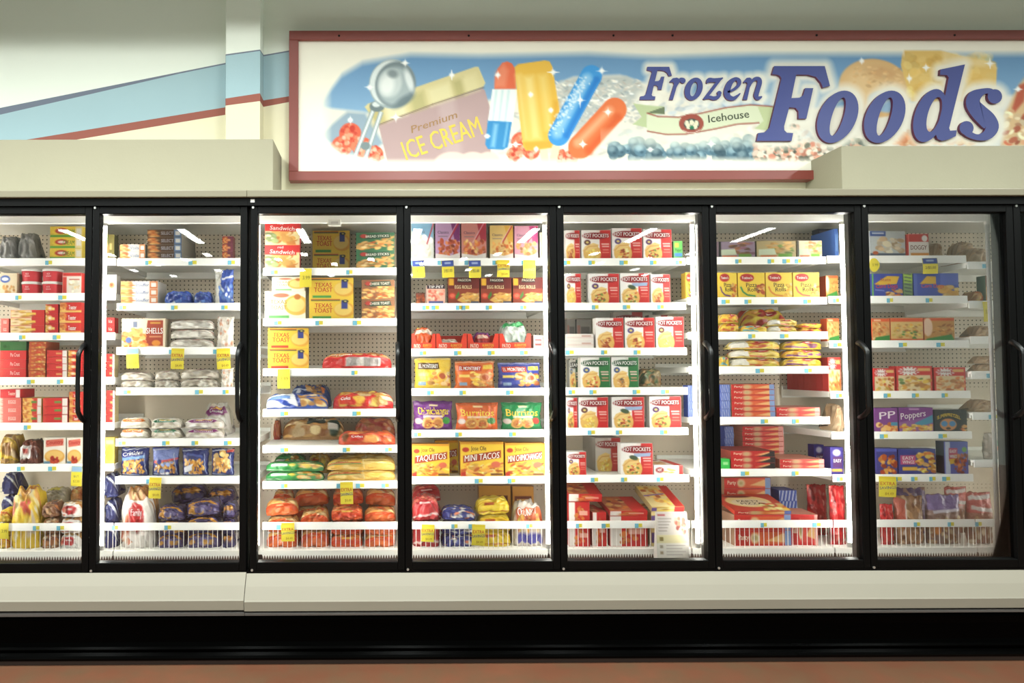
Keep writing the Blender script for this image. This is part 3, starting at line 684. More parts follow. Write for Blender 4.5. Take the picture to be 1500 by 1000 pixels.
def loaf(name, w, h, d, seed):
    """a bag lying on its side: the artwork runs from the front edge at the shelf up over the top"""
    D_ = DES[name]; nu = int(min(60, max(12, w / .005))); nv = int(min(40, max(14, (h + d) / .006)))
    c = Cv(0, 0, 1, 1, nu, nv, D_['bg'], seed); D_['fn'](c)
    N, N2 = wr(seed, 8, 8), wr(seed + 9, 6, 5); m = CM()
    def pos(u, v, lift=0):
        e = np.clip(1 - np.abs(2 * u - 1) ** 5, 0, 1) ** .5; e = e * .93 + .07
        ph = (1 - v) * math.pi * .72 - math.pi * .16
        cy, sz = np.cos(ph), np.sin(ph)
        k = .93 + .19 * N(u, v) * e + .12 * N2(u * 2.6, v * 2.6)
        y = np.clip(d / 2 - np.sign(cy) * np.abs(cy) ** .6 * d / 2 * (e * .6 + .4) * k, 0, d)
        z = h * (.42 + np.sign(sz) * np.abs(sz) ** .62 * .58 * k) * (e * .75 + .25)
        x = np.clip((u - .5) * w + .004 * N2(v * 2, u * 2), -w / 2, w / 2)
        return np.stack([x, y - lift * cy, np.clip(z + lift * sz, 0, h + lift)], -1)
    P = pos(c.X, c.Y); m.grid(P, c.c, smooth=True)
    bt = P[-1].copy(); tp = P[0].copy()
    back = np.stack([tp, np.stack([tp[:,0], np.full(nu, d * .98), tp[:,2] * .3], -1), np.stack([tp[:,0], np.full(nu, d * .9), 0 * tp[:,2]], -1), np.stack([bt[:,0], bt[:,1], 0 * bt[:,2]], -1), bt], 0)
    m.grid(back, np.tile(np.array(D_['side']) / 255., (5, nu, 1)), flip=True, smooth=True)
    for i, fl in ((0, False), (-1, True)):
        ring_ = np.concatenate([P[:, i], back[1:-1, i][:, :][::1]]); mid = ring_.mean(0)
        n = len(ring_); f = [(n, j, (j + 1) % n) for j in range(n)]
        m.add(np.concatenate([ring_, [mid]]), np.array(D_['side']) / 255., [q[::-1] for q in f] if fl else f)
    m.texts(c, lambda u, v, l: tuple(pos(np.float64(u), np.float64(v), .0025)), .0005, w, (h + d) * .55)
    return m.mesh(D_['kind'], M['film'])
def lathe(name, prof, cols, n=28):
    m = CM(); a = np.linspace(0, 2 * math.pi, n + 1)
    R = np.array([p[0] for p in prof])[:, None]; Zz = np.array([p[1] for p in prof])[:, None]
    m.grid(np.stack([R * np.sin(a), -R * np.cos(a), Zz + 0 * a], -1), np.repeat(np.array(cols)[:, None] / 255., n + 1, 1), flip=True, smooth=True)
    return m
def tub(name, w, h, d, seed):
    r = w / 2; m = lathe(name, [(0,0),(r*.86,0),(r*.87,h*.03),(r*.96,h*.80),(r*.93,h*.82),(0,h*.82)], [DES[name]['side']] * 6)
    c = DES[name]
    for s_, x, z, hh in (('ICE', 0, .56, .12), ('cream', 0, .38, .11)):
        v, f = text_mesh(s_); v = v * hh * h
        m.add([((r * (.91 + .05) + .0012) * math.sin(p[0] / r), -(r * .955 + .0012) * math.cos(p[0] / r), z * h + p[1]) for p in v], (1, .92, .9), f)
    me = m.mesh(c['kind'], M['card']); me2 = lathe('lid', [(r*.975,h*.78),(r,h*.79),(r,h*.93),(r*.93,h*.955),(r*.92,h),(0,h)], [(246,240,236)] * 6).mesh('lid', M['card'])
    for q in (me, me2): q.transform(Matrix.Translation((0, r, 0)))
    return me, me2
def tray(name, w, h, d, seed):
    m = CM(); D_ = DES[name]; cs = np.array(D_['side']) / 255.; t = .002; x = w / 2
    prof = [(-x,0),(x,0),(x,h),(x*.78,h),(x*.6,h*.42),(-x*.6,h*.42),(-x*.78,h),(-x,h)]
    n = len(prof); V = [(a,0,z) for a,z in prof] + [(a,t,z) for a,z in prof]
    m.add(V, cs, [tuple(range(n)), tuple(range(n, 2*n))[::-1]] + [(i,n+i,n+(i+1)%n,(i+1)%n) for i in range(n)])
    for (a,b,y0,y1,z1) in ((-x,-x+t,t,d,h),(x-t,x,t,d,h),(-x,x,d-t,d,h*1.02),(-x,x,0.001,d,t)):
        m.add([(a,y0,0),(b,y0,0),(b,y1,0),(a,y1,0),(a,y0,z1),(b,y0,z1),(b,y1,z1),(a,y1,z1)], cs * .95, [(3,2,1,0),(4,5,6,7),(0,1,5,4),(1,2,6,5),(2,3,7,6),(3,0,4,7)])
    c = Cv(0,0,1,1,4,4); D_['fn'](c)
    m.texts(c, lambda u, v, l: ((u - .5) * w, -l, (1 - v) * h), .0006, w, h)
    return m.mesh(D_['kind'], M['card'])
BUILD = dict(carton=carton, pouch=pouch, loaf=loaf, tub=tub, tray=tray)
_cnt = {}
def mesh_for(name, w, h, d, var=0):
    k = (name, round(w, 3), round(h, 3), round(d, 3), var)
    if k not in _mesh:
        _mesh[k] = BUILD[DES[name]['typ']](name, *k[1:4], (sum(map(ord, name)) * 31 + var * 101) % 9973)
    return _mesh[k]
SHN = ['top shelf','second shelf','third shelf','fourth shelf','fifth shelf','sixth shelf','bottom basket']
PLACED = []
def item(b, s, zk, x0, y0, x1, name, n=1, d=None, b_=0.0, rz=0, on=False, run=1, note=None, tilt=0, gap=.0008, dz=0):
    """n: how many in the stack; b_: how far behind the shelf front; on: stands on the item placed before it; run: how many deep"""
    ox, oy, sc = ZM[zk]; D_ = DES[name]; typ = D_['typ']
    pxa, pxb, py = ox + x0 / sc, ox + x1 / sc, oy + y0 / sc
    Y = YS + .018 + b_ + (.012 if s == 7 else 0)
    Ym = Y + (.0 if typ == 'carton' else .03)
    X0, _ = at(pxa, py, Ym); X1, zt = at(pxb, py, Ym)
    base = ZS[b][s - 1] + .0005
    if on: base = PLACED[-1]['top'] + gap
    ba, be = bay(b); X0 = max(X0, ba + .007); X1 = min(X1, be - .007)
    if X1 - X0 < .012: return
    if typ == 'carton' and X1 - X0 > .05: X0 += .0015; X1 -= .0015
    if typ == 'loaf': m_ = (X1 - X0) * .015 + .001; X0 += m_; X1 -= m_
    if s > 1: zt = min(zt, ZS[b][s - 2] - (.04 if b_ < .02 else .02))
    H = max(.02, zt - base); w = X1 - X0; Y += abs(math.sin(rz)) * w / 2; h = H / n - gap
    if d is None: d = {'carton': .055, 'pouch': min(.075, w * .5), 'loaf': min(.17, max(.09, h * 2.2)), 'tub': w, 'tray': .30}[typ]
    if typ == 'loaf' and s == 7 and n == 1 and H > .11 and name not in ('familybag', 'chunky', 'yellowbag'): n = 2 if H < .19 else 3; h = H / n - gap
    if typ == 'carton' and h < .055 and w > .07 and d == .055: d = .15
    d = min(d, .705 - Y); base += dz
    for k in range(n):
        for q in range(run):
            r = random.Random(int(X0 * 1000) + k * 7 + s)
            me = mesh_for(name, w, h, d, (k % 3 if typ in ('loaf', 'pouch') else 0))
            PLACED.append(dict(b=b, s=s, x=(X0 + X1) / 2 + (r.uniform(-.0015, .0015) if n > 2 else 0), y=Y + q * (d + .003), z=base + k * (h + gap), top=base + H, name=name, mesh=me, k=k, n=n, q=q, run=run, rz=rz + (r.uniform(-.012, .012) if n > 2 and typ == 'carton' else r.uniform(-.03, .03) if typ == 'loaf' and s == 7 else 0), note=note, col=(b, s, x0, zk), tilt=tilt))
def words_of(t): return len(t.replace(',', ' ').split())
def link_items():
    cols = {}
    for p in PLACED:
        p['desc'] = p['note'] or DES[p['name']]['desc']; L_ = cols.setdefault((p['b'], p['s'], p['desc']), [])
        key = (p['col'])
        if key not in [c_[0] for c_ in L_]: L_.append((key, p['x'], p['y']))
    for p in PLACED:
        D_ = DES[p['name']]; L_ = sorted(cols[(p['b'], p['s'], p['desc'])], key=lambda c_: -c_[1]); i = [c_[0] for c_ in L_].index(p['col'])
        t = p['desc']
        bits = []
        if len(L_) > 1: bits.append(ORD[i] + ' from handle')
        if p['n'] > 1: bits.append(('lower' if p['k'] == 0 else 'upper') if p['n'] == 2 else 'topmost' if p['k'] == p['n'] - 1 else 'lowest' if p['k'] == 0 else ORD[p['k']] + ' from bottom')
        if p['run'] > 1: bits.append(ORD[p['q']] + ' deep')
        bits.append(SHN[p['s'] - 1]); bits.append(ORD[p['b'] - 1] + ' door' if p['b'] < 8 else 'past seventh door lamp')
        t += ', ' + ', '.join(bits)
        if words_of(t.replace('-', ' ')) > 16: t = t.replace(' from bottom', ' up')
        me = p['mesh']; lid = None
        if isinstance(me, tuple): me, lid = me
        o = put(D_['kind'], me); o.location = (p['x'], p['y'], p['z']); o.rotation_euler = (p['tilt'], 0, p['rz'])
        if p['s'] == 7 and D_['typ'] == 'loaf' and p['n'] > 1 and p['k'] == p['n'] - 1:
            o.rotation_euler[1] = random.Random(int(p['x'] * 991)).uniform(-.09, .09); o.location.z += .008
        g = None
        if p['n'] > 1 or p['run'] > 1 or len(L_) > 1: g = p['desc'] + ' group on ' + SHN[p['s'] - 1] + ' behind ' + ORD[p['b'] - 1] + ' door'
        tag(o, t, D_['cat'], g)
        if lid is not None: put('lid', lid, o)
# ------------------------------------------------------------------ artwork of each kind of package
FR = [(214,120,50),(236,168,84),(198,96,40),(244,196,120)]            # fried, golden
MT = [(176,70,36),(204,96,48),(150,54,30),(222,130,70)]               # saucy meat
BR = [(224,172,100),(206,146,76),(240,204,146),(186,124,60)]          # bread
CH = [(248,214,96),(240,190,70),(252,232,160),(226,160,60)]           # cheese
PZ = [(222,90,50),(246,200,100),(250,226,160),(190,60,36),(120,140,60)]
WH = (250,248,244)
def hp(word, t2=None, foods=PZ, panel=(214,40,38), ban=(150,28,34), blue=False):
    def f(c):
        c.rect(.62,0,1,1,panel); c.poly([(.5,0),(.64,0),(.62,.1),(.5,.04)],(236,226,220)); c.ell(.5,.20,.46,.115,ban); c.rect(.1,.12,.9,.25,ban)
        c.t(word,.5,.19,.12,WH,.86)
        c.ell(.36,.80,.30,.32,(240,190,96),-.3); c.food(.2,.62,.54,.98,foods,26,.055,.8); c.poly([(.03,.72),(.12,.55),(.40,.44),(.60,.50),(.52,.62),(.2,.72)],(246,208,128)); 
        c.line([(.08,.72),(.25,.56),(.56,.54)],.03,(222,160,80))
        if t2: c.ell(.20,.42,.11,.09,t2); c.ell(.20,.42,.05,.035,(240,220,120))
        if blue: c.poly([(.4,.33),(.95,.30),(.92,.42),(.42,.44)],(150,180,220)); c.ell(.40,.46,.14,.07,(70,90,60),.3)
        c.rect(.68,.46,.94,.50,(246,200,190)); c.rect(.70,.54,.94,.58,(246,200,190)); c.rect(.72,.66,.93,.69,(240,150,130)); c.rect(.70,.75,.95,.78,(240,130,110))
    return f
HPK = [('hot1',hp('HOT POCKETS',(90,50,110),PZ),'pepperoni'),('hot2',hp('HOT POCKETS',(90,70,140),CH+MT),'ham-and-cheese'),('hot3',hp('HOT POCKETS',None,MT+BR),'beef'),('hot4',hp('HOT POCKETS',(110,60,60),CH),'yellow cheese'),('hot5',hp('HOT POCKETS',None,PZ,blue=True),'blue-ribbon')]
for k, f, w_ in HPK: D(k, 'red and white %s pastry carton' % w_, 'snack_carton', f, WH, (236,230,224), (240,236,230))
D('lean1','green and white pepperoni pastry carton','snack_carton',hp('LEAN POCKETS',(60,80,140),PZ,(40,120,60),(30,84,46)),WH,(214,210,196))
D('lean2','green and white mushroom pastry carton','snack_carton',hp('LEAN POCKETS',(60,80,140),BR+[(120,110,90)],(40,120,60),(30,84,46)),WH,(214,210,196))
D('lean3','shaded grey-green pastry carton','snack_carton',hp('LEAN',(60,80,140),PZ,(60,90,70),(60,60,56)),(206,204,196),(180,176,166))  # duller copy of the green carton, shade put into its colours
def low(band, foods, tcol, txt=None, badge=None, fl=.36, strip=None, right=None):
    def f(c):
        c.rect(0,0,fl,1,band) if band else None; c.food(.02,.1,fl,.95,foods,14,.09,1.6)
        if strip: c.rect(0,.78,1,1,strip)
        if badge: c.ell(.36,.42,.2,.26,badge); c.ell(.36,.42,.12,.12,(250,230,220))
        if right: c.rect(.78,0,1,1,right); c.rect(.82,.2,.96,.75,(236,232,224))
        if txt: c.t(txt,.58,.48,.42,tcol,.36)
        else: c.rect(.46,.36,.74,.62,tcol)
    return f
D('spinach','yellow and green box with red oval badge','frozen_dinner_box',low(None,[(244,206,60)],(90,150,50),'CREAM',(196,44,36),.0,(96,164,52),(236,214,150)),(246,206,56),(220,190,60))
D('olive','olive and brown box','frozen_dinner_box',low((110,120,60),BR,(200,180,110)),(128,116,52),(110,104,60))
D('orangeblue','white box with orange food picture and blue wording','frozen_dinner_box',low((226,170,90),FR,(120,140,180),'Voila',None,.32,None,(226,130,56)),(226,222,214),(200,196,186))
D('darkbox','dark brown box with blue tag','frozen_dinner_box',low((110,72,40),FR,(180,180,190),'SELECT',None,.3,None,(96,130,176)),(92,66,44),(150,144,134),(120,110,98))
D('purplebox','purple-red box with orange picture','frozen_dinner_box',low((160,60,50),FR,(220,150,90),None,None,.5),(110,48,66),(120,60,60))
D('creamtub','cream carton with blue oval badge','ice_cream_carton',lambda c:(c.ell(.3,.28,.3,.18,(60,90,170)),c.ell(.3,.28,.2,.08,WH),c.food(.2,.6,.9,.95,BR,14,.1)),(226,206,170),(206,186,150))
D('redtub','red ice cream tub with white lid','ice_cream_tub',lambda c:None,(224,44,56),(226,52,62),typ='tub')
D('redwhite','red and white tall carton','snack_carton',lambda c:(c.rect(0,0,1,.16,(220,50,44)),c.rect(0,.2,.22,1,(216,60,50)),c.food(.4,.35,.9,.9,[(240,230,200),(250,244,226),(226,196,150)],16,.12),c.rect(.35,.3,.9,.34,(200,60,50))),(240,226,214),(222,60,52))
D('cookie','cream carton with brown cookie picture','snack_carton',lambda c:(c.ell(.5,.55,.32,.16,(214,150,100)),c.food(.3,.5,.7,.62,MT,6,.06),c.rect(.1,.8,.9,1,(230,210,196))),(246,240,232),(226,216,206))
D('palered','pale red box','waffle_box',low(None,[(240,200,180)],(250,220,210),'EGGS',None,0),(232,104,92),(226,110,96))
D('redcream','red box with creamy pastry picture','pastry_box',low((244,214,170),BR+CH,(246,206,80),None,None,.62),(216,46,42),(206,60,50))
D('redround','red box with round golden pastry','pastry_box',low((214,50,44),FR+CH,(250,220,120),None,(246,196,110),.2),(206,36,38),(190,40,40))
D('redgold','red box with white wording and gold edge','pastry_box',low((226,150,90),FR,WH,'Toaster',None,.26,(236,190,96)),(218,48,44),(206,52,46))
D('redword','plain red box with pale wording','pastry_box',low(None,[(224,60,50)],(250,200,190),'Pie Crust',None,0),(218,46,44),(206,50,48))
D('greenbox','green box','pastry_box',low(None,[(60,130,60)],(170,200,130)),(74,140,74),(70,120,66))
D('foodstrip','box fronted by a golden pastry strip','pastry_box',low((196,80,40),FR+CH+[(220,70,50)],(220,60,40),None,None,1.0),(206,100,50),(180,80,50))
D('redcode','red box with white code panel','pastry_box',low(None,[(220,60,50)],(240,170,100),None,None,.0,None,(240,236,230)),(220,50,46),(214,196,140))
D('yellowred','yellow and red box with white code panel','pastry_box',low((240,190,70),CH+FR,(90,150,60),None,None,.5,None,(238,226,214)),(220,60,46),(226,190,90))
D('redgreen','red box with green wording','pastry_box',low(None,[(226,70,56)],(110,160,70),None,None,.0,None,(240,230,220)),(222,46,44),(210,52,46))
D('brightred','bright red box lying on top','pastry_box',low(None,[(226,50,50)],(250,210,190),'Toaster',None,0,None,(240,226,220)),(222,34,40),(214,40,44))
D('mustard','mustard and brown sliding bag','frozen_food_bag',lambda c:(c.food(0,0,1,1,[(206,160,50),(150,110,60),(226,190,90),(180,120,60),(214,190,150)],40,.16),c.line([(0,.3),(1,.5)],.08,(230,190,60)),c.line([(0,.8),(1,.9)],.07,(240,196,50))),(188,146,76),typ='loaf')
D('darkbag','dark brown bag with white label','frozen_food_bag',lambda c:(c.food(0,0,1,1,[(110,56,44),(140,76,56),(90,44,40)],40,.14),c.poly([(.1,.6),(.6,.55),(.62,.85),(.1,.9)],(240,236,230)),c.rect(.25,.68,.5,.78,(190,60,50))),(118,62,50),typ='loaf')
D('piebox','white carton with red script and golden pie','pie_carton',lambda c:(c.poly([(.1,.1),(.9,.04),(.9,.3),(.1,.36)],(240,120,100)),c.t('Country',.5,.2,.15,(200,30,34),.8,.2,.06),c.ell(.5,.72,.46,.26,(236,172,70)),c.ell(.5,.68,.4,.18,(246,200,110)),c.food(.35,.75,.7,.95,[(170,40,30),(200,70,40)],9,.09),c.rect(0,.9,.3,1,(90,140,170))),(246,240,226),(226,216,196))
D('yellowcarton','yellow carton','snack_carton',lambda c:(c.ell(.5,.6,.4,.3,(240,170,60)),c.rect(.1,.1,.9,.25,(230,220,160))),(240,210,90),(226,196,90))
D('yellowbag','yellow bag with pink and gold food picture','frozen_food_bag',lambda c:(c.food(.1,.25,.9,.9,CH+[(230,130,110),(246,224,190)],36,.1),c.rect(.2,.1,.8,.25,(196,120,40)),c.food(.4,.5,.7,.7,[(220,90,70)],6,.06)),(244,206,50),typ='loaf')
D('navybag','navy and white bag at the back','frozen_food_bag',lambda c:(c.line([(0,.3),(1,.7)],.12,(220,222,230)),c.line([(.2,0),(1,.4)],.07,(200,204,220))),(44,52,110),typ='loaf')
D('limebag','grey and yellow-green bag','frozen_food_bag',lambda c:(c.rect(0,0,.6,.4,(216,204,70)),c.food(.2,.3,.9,.9,[(180,170,150),(206,196,180),(160,150,120)],24,.12)),(190,182,150),typ='loaf')
D('brownbag','brown mottled bag','frozen_food_bag',lambda c:c.food(0,0,1,1,[(150,96,60),(196,150,100),(110,72,60),(220,196,160),(180,110,60)],50,.12),(160,110,76),typ='loaf')
D('sealbag','white bag with a red round seal','frozen_food_bag',lambda c:(c.food(0,.0,1,.35,BR,16,.1),c.ell(.5,.72,.3,.17,(196,40,44)),c.rect(.36,.69,.64,.76,(240,200,200)),c.food(0,.5,.25,1,[(220,90,70),(240,180,150)],12,.06)),(240,234,226),typ='loaf')
D('flatyellow','flat yellow bag','frozen_food_bag',lambda c:(c.food(0,0,1,1,[(236,190,40),(250,220,90),(206,120,40)],26,.12),c.line([(0,.5),(1,.6)],.1,(200,90,40))),(244,206,50),typ='loaf')
D('orangebrown','orange-brown bag against the back','frozen_food_bag',lambda c:c.food(0,0,1,1,FR,24,.14),(206,140,76),typ='loaf')
D('greybag','dull grey frosted bag','frozen_food_bag',lambda c:c.food(0,0,1,1,[(130,128,124),(150,148,144),(112,110,108)],24,.16),(132,130,126),typ='loaf')  # the grey lumps put the shelf's shade into the bag's colour
D('orangewhite','white box with orange ends and blue wording','frozen_dinner_box',low((232,150,70),FR,(90,110,170),'Stouffer',None,.3,None,(226,120,60)),(232,230,226),(206,200,192))
D('bluebag','blue and white bag','vegetable_bag',lambda c:(c.food(0,0,1,1,[(52,84,176),(80,120,200),(206,216,232),(36,60,150)],30,.13),c.rect(.2,.4,.7,.55,(60,90,190)),c.line([(.1,.2),(.9,.3)],.06,(190,206,230))),(58,88,176),typ='loaf')
D('bluetall','tall white and blue bag','vegetable_bag',lambda c:(c.poly([(0,0),(.45,0),(.25,.5),(.3,1),(0,1)],(230,226,214)),c.food(0,.0,.35,.6,[(240,236,226),(206,200,186)],14,.1),c.food(.3,.4,1,.9,[(40,64,150),(90,130,206),(200,210,226)],18,.1),c.line([(.4,.3),(1,.2)],.06,(220,226,240))),(54,84,180),typ='pouch')
D('shells','cream carton with orange pasta and rust panel','pasta_carton',lambda c:(c.poly([(.60,.06),(.96,.06),(.96,.94),(.52,.94)],(176,64,40)),c.food(.04,.5,.58,.95,[(240,140,50),(250,180,90),(230,100,44),(252,214,140)],34,.07,1.3),c.food(.2,.35,.5,.6,[(250,190,100),(240,150,70)],10,.07,1.3),c.ell(.16,.74,.07,.1,(80,110,180)),c.rect(.26,.1,.36,.3,(120,130,160)),c.t('SHELLS',.76,.42,.2,WH,.38),c.rect(.66,.12,.9,.18,(220,160,60)),c.rect(.64,.6,.92,.64,(230,160,110)),c.ell(.8,.84,.1,.1,(240,150,50))),(244,230,200),(222,206,176))
D('whitebag','clear white bag of pale food','frozen_food_bag',lambda c:(c.food(0,0,1,1,[(236,232,222),(214,206,194),(244,240,232),(196,186,172)],36,.12),c.line([(0,.35),(1,.45)],.07,(170,70,60)),c.line([(.1,.6),(.9,.62)],.05,(190,180,170))),(226,220,208),typ='loaf')
D('whitetall','tall white crinkled bag','frozen_food_bag',lambda c:(c.food(0,0,1,1,[(240,232,220),(220,206,190),(246,240,232),(214,150,120)],34,.1)),(236,228,214),typ='pouch')
D('palebag','pale grey-brown bag of dumplings','frozen_food_bag',lambda c:(c.food(0,0,1,1,[(214,204,188),(190,178,160),(232,226,214),(170,156,140)],36,.12),c.poly([(.2,.2),(.8,.25),(.75,.4),(.25,.38)],(150,110,110))),(208,198,182),typ='loaf')
def lbl(col, word):
    return lambda c:(c.food(0,0,1,1,[(222,216,200),(240,236,226),(206,196,176),(200,190,170)],30,.12),c.poly([(.12,.42),(.3,.36),(.8,.4),(.88,.52),(.8,.68),(.2,.7),(.1,.58)],col),c.rect(.3,.4,.7,.48,(244,190,70)),c.t(word,.5,.58,.1,WH,.5))
D('orangelabel','clear bag with orange label','potato_bag',lbl((226,120,40),'Original'),(222,214,198),typ='loaf')
D('greenlabel','clear bag with green label','potato_bag',lbl((40,116,80),'Medium'),(222,214,198),typ='loaf')
D('purplelabel','clear bag with purple label','potato_bag',lambda c:(lbl((130,40,110),'Colossal')(c),[c.rect(.1+.1*i,.05,.13+.1*i,.3,(250,250,250)) for i in range(8)]),(222,214,206),typ='loaf')
def fries(extra):
    def f(c):
        c.rect(0,.6,1,1,(30,44,112)); c.food(.14,.42,.86,.9,[(226,160,64),(240,190,100),(206,136,50)],34,.05,2.2); extra(c)
        c.line([(.02,.1),(.9,.02)],.03,(230,236,246)); c.line([(.85,.2),(.95,.95)],.02,(200,214,240)); c.line([(.1,.93),(.7,.97)],.025,(190,206,236))
    return f
D('fries1','navy potato bag with white script and sky-blue band','potato_bag',fries(lambda c:(c.line([(.05,.42),(.9,.32)],.1,(110,160,220)),c.t('Crinkles',.45,.2,.13,WH,.7,.2,.1))),(42,56,128),typ='pouch')
D('fries2','navy potato bag with red band and white crinkles','potato_bag',fries(lambda c:(c.rect(0,.05,1,.45,(120,136,200)),c.line([(.1,.52),(1,.4)],.07,(206,80,90)),c.food(.2,.5,.8,.95,[(240,240,248),(150,170,220),(40,56,130)],14,.08))),(52,66,140),typ='pouch')
D('fries3','navy potato bag with white fold','potato_bag',fries(lambda c:(c.poly([(.1,.7),(.45,.55),(.4,.8),(.1,.9)],(236,240,250)),c.line([(.2,.2),(.8,.3)],.08,(70,90,170)))),(36,48,118),typ='pouch')
D('fries4','navy potato bag with round golden slices','potato_bag',fries(lambda c:(c.food(.2,.15,.8,.5,[(232,170,80),(240,196,120)],12,.12),c.rect(.7,0,1,.14,(200,60,50)))),(36,46,112),typ='pouch')
D('familybag','white bag with red oval label and brown food','potato_bag',lambda c:(c.poly([(.0,0),(1,0),(1,.45),(.6,.55),(.3,.5)],(190,130,80)),c.food(.3,.0,1,.45,BR+[(170,110,60)],34,.06,1.6),c.line([(.0,.4),(.3,.05)],.09,(246,244,240)),c.line([(.6,.62),(1,.3)],.08,(244,240,236)),c.ell(.5,.72,.22,.12,(192,40,44)),c.t('Family',.5,.72,.07,(250,220,220),.3),c.food(.05,.75,.35,1,[(220,120,90),(240,200,170)],14,.05)),(240,234,226),typ='loaf')
D('purplebag','purple-navy bag with golden nuggets','potato_bag',lambda c:(c.food(0,0,1,1,[(54,50,100),(76,70,130),(42,38,82)],24,.16),c.food(.15,.5,.85,.72,[(220,150,50),(240,180,80),(190,120,40)],22,.07),c.line([(.1,.2),(.9,.28)],.04,(150,150,200))),(56,52,104),typ='loaf')
D('goldbag','purple bag with an arc of golden fries','potato_bag',lambda c:(c.line([(.1,.6),(.3,.4),(.5,.34),(.7,.4),(.9,.6)],.12,(206,140,40)),c.food(.2,.6,.9,.9,[(80,70,120),(110,100,150),(196,140,60)],18,.1)),(72,62,110),typ='loaf')
# third door
D('sandwich','red carton with white script over a sandwich picture','sandwich_carton',lambda c:(c.rect(0,.3,1,1,(246,224,170)),c.food(.3,.45,.9,.95,[(244,180,90),(250,214,150),(236,150,70)],18,.14),c.food(0,.5,.3,.9,[(150,170,110),(236,226,200)],8,.1),c.poly([(0,.24),(.9,.3),(.9,.42),(0,.4)],(226,50,44)),c.t('Sandwich',.5,.28,.17,WH,.7,.1,-.05),c.t('red',.45,.08,.1,WH,.16)),(224,44,44),(196,40,44))
def toast(bg, green=(70,160,70), dim=1):
    def f(c):
        c.ell(.80,.55,.24,.36,(236,170,60)); c.ell(.77,.52,.2,.3,(250,214,110)); c.rect(.04,.04,.7,.10,(200,60,40)); c.rect(.04,.08,.7,.12,(60,120,60))
        c.t('TEXAS',.32,.34,.2,(206,50,36),.38); c.t('TOAST',.32,.58,.22,(206,50,36),.42); c.rect(.08,.86,.5,.97,green); c.rect(.73,.08,.87,.5,(60,70,150)); c.ell(.82,.14,.07,.07,(40,40,50)); c.ell(.82,.14,.03,.03,(230,220,120))
    return f
D('toast','yellow garlic toast carton','toast_carton',toast(0),(250,208,62),(236,190,60))
D('toastred','yellow garlic toast carton with red base band','toast_carton',toast(0,(206,56,44)),(250,204,60),(206,176,130))
D('toastwhite','white garlic toast carton with round golden slice','toast_carton',lambda c:(c.ell(.78,.5,.3,.36,(244,190,80)),c.ell(.76,.48,.22,.26,(250,220,130)),c.ell(.8,.2,.08,.1,(206,120,50)),c.t('TEXAS',.34,.38,.14,(150,130,60),.4),c.t('TOAST',.34,.58,.14,(150,130,60),.4),c.rect(.1,.86,.6,.96,(110,196,110)),c.ell(.4,.15,.2,.08,(226,120,90))),(252,246,224),(236,226,190))
def sticks(word):
    return lambda c:(c.food(.05,.5,.95,.95,FR+BR,30,.1,.7),c.food(.5,.2,.95,.6,[(222,150,70),(236,180,100)],10,.12,.5),c.poly([(.1,.12),(.86,.06),(.9,.3),(.3,.36),(.1,.3)],(46,72,56)),c.t(word,.55,.2,.13,(240,236,220),.6,0,.04),c.ell(.2,.2,.1,.11,(190,60,50)))
D('stickgreen','green carton of bread sticks','bread_carton',sticks('BREAD STICKS'),(56,112,76),(50,100,70))
D('stickbrown','brown carton of cheese toast','bread_carton',sticks('CHEESE TOAST'),(150,100,66),(60,96,70))
def longloaf(a, word, band):
    return lambda c:(c.food(.1,.05,.95,.55,BR+FR,22,.1,1.2),c.rect(0,.55,1,1,a),c.rect(.34,.62,.82,.95,band),c.t(word,.3,.5,.12,WH,.4))
D('garlicbread','long red bag of garlic bread with white code label','bread_bag',lambda c:(c.food(.05,.15,.95,.5,BR+FR,22,.09,1.4),c.t('Original',.28,.48,.1,WH,.3),c.rect(.34,.62,.84,.92,(238,232,226)),[c.rect(.36+.015*i,.64,.366+.015*i,.9,(90,80,80)) for i in range(10)],[c.rect(.6+.015*i,.64,.606+.015*i,.9,(110,100,100)) for i in range(14)]),(222,40,40),typ='loaf')
D('bluebread','long blue and white bread bag','bread_bag',lambda c:(c.poly([(0,.3),(.5,.2),(.55,.9),(0,1)],(240,242,246)),c.line([(0,.5),(.5,.95)],.1,(40,70,170)),c.rect(.08,.45,.4,.66,(96,140,210)),c.food(.55,.35,.98,.85,BR,20,.07,1.4),c.line([(.45,.1),(.55,.9)],.05,(40,60,150))),(60,90,180),typ='loaf')
D('navybread','dark blue bread bag across the top','bread_bag',lambda c:(c.food(.4,.2,.8,.8,BR,16,.08),c.ell(.82,.5,.05,.2,(240,130,60)),c.line([(.05,.4),(.4,.6)],.06,(180,196,226)),c.ell(.2,.6,.06,.1,(220,224,240))),(44,62,130),typ='loaf')
D('redloaf','red bag of sliced golden bread','bread_bag',lambda c:(c.food(.12,.1,.98,.9,CH+BR,22,.1,1.5),c.poly([(0,0),(.12,.1),(.1,.9),(0,1)],(196,24,30)),c.rect(.12,.55,.32,.82,(214,50,30)),c.t('Coles',.22,.68,.13,WH,.16),c.rect(.7,.1,.92,.3,(190,40,30))),(214,40,36),typ='loaf')
D('redloafdark','red-brown bag of bread at the back','bread_bag',lambda c:c.food(.05,.1,.98,.9,[(190,110,66),(170,80,56),(206,140,90)],22,.1,1.4),(170,66,54),typ='loaf')
D('orangeloaf','orange-red bag with small red badge','bread_bag',lambda c:(c.food(.1,.1,.98,.95,[(236,120,60),(244,150,80),(226,90,50)],20,.12,1.2),c.rect(.22,.5,.44,.8,(206,40,30)),c.t('Coles',.33,.66,.13,WH,.2),c.ell(.12,.6,.06,.24,(130,80,40))),(226,80,46),typ='loaf')
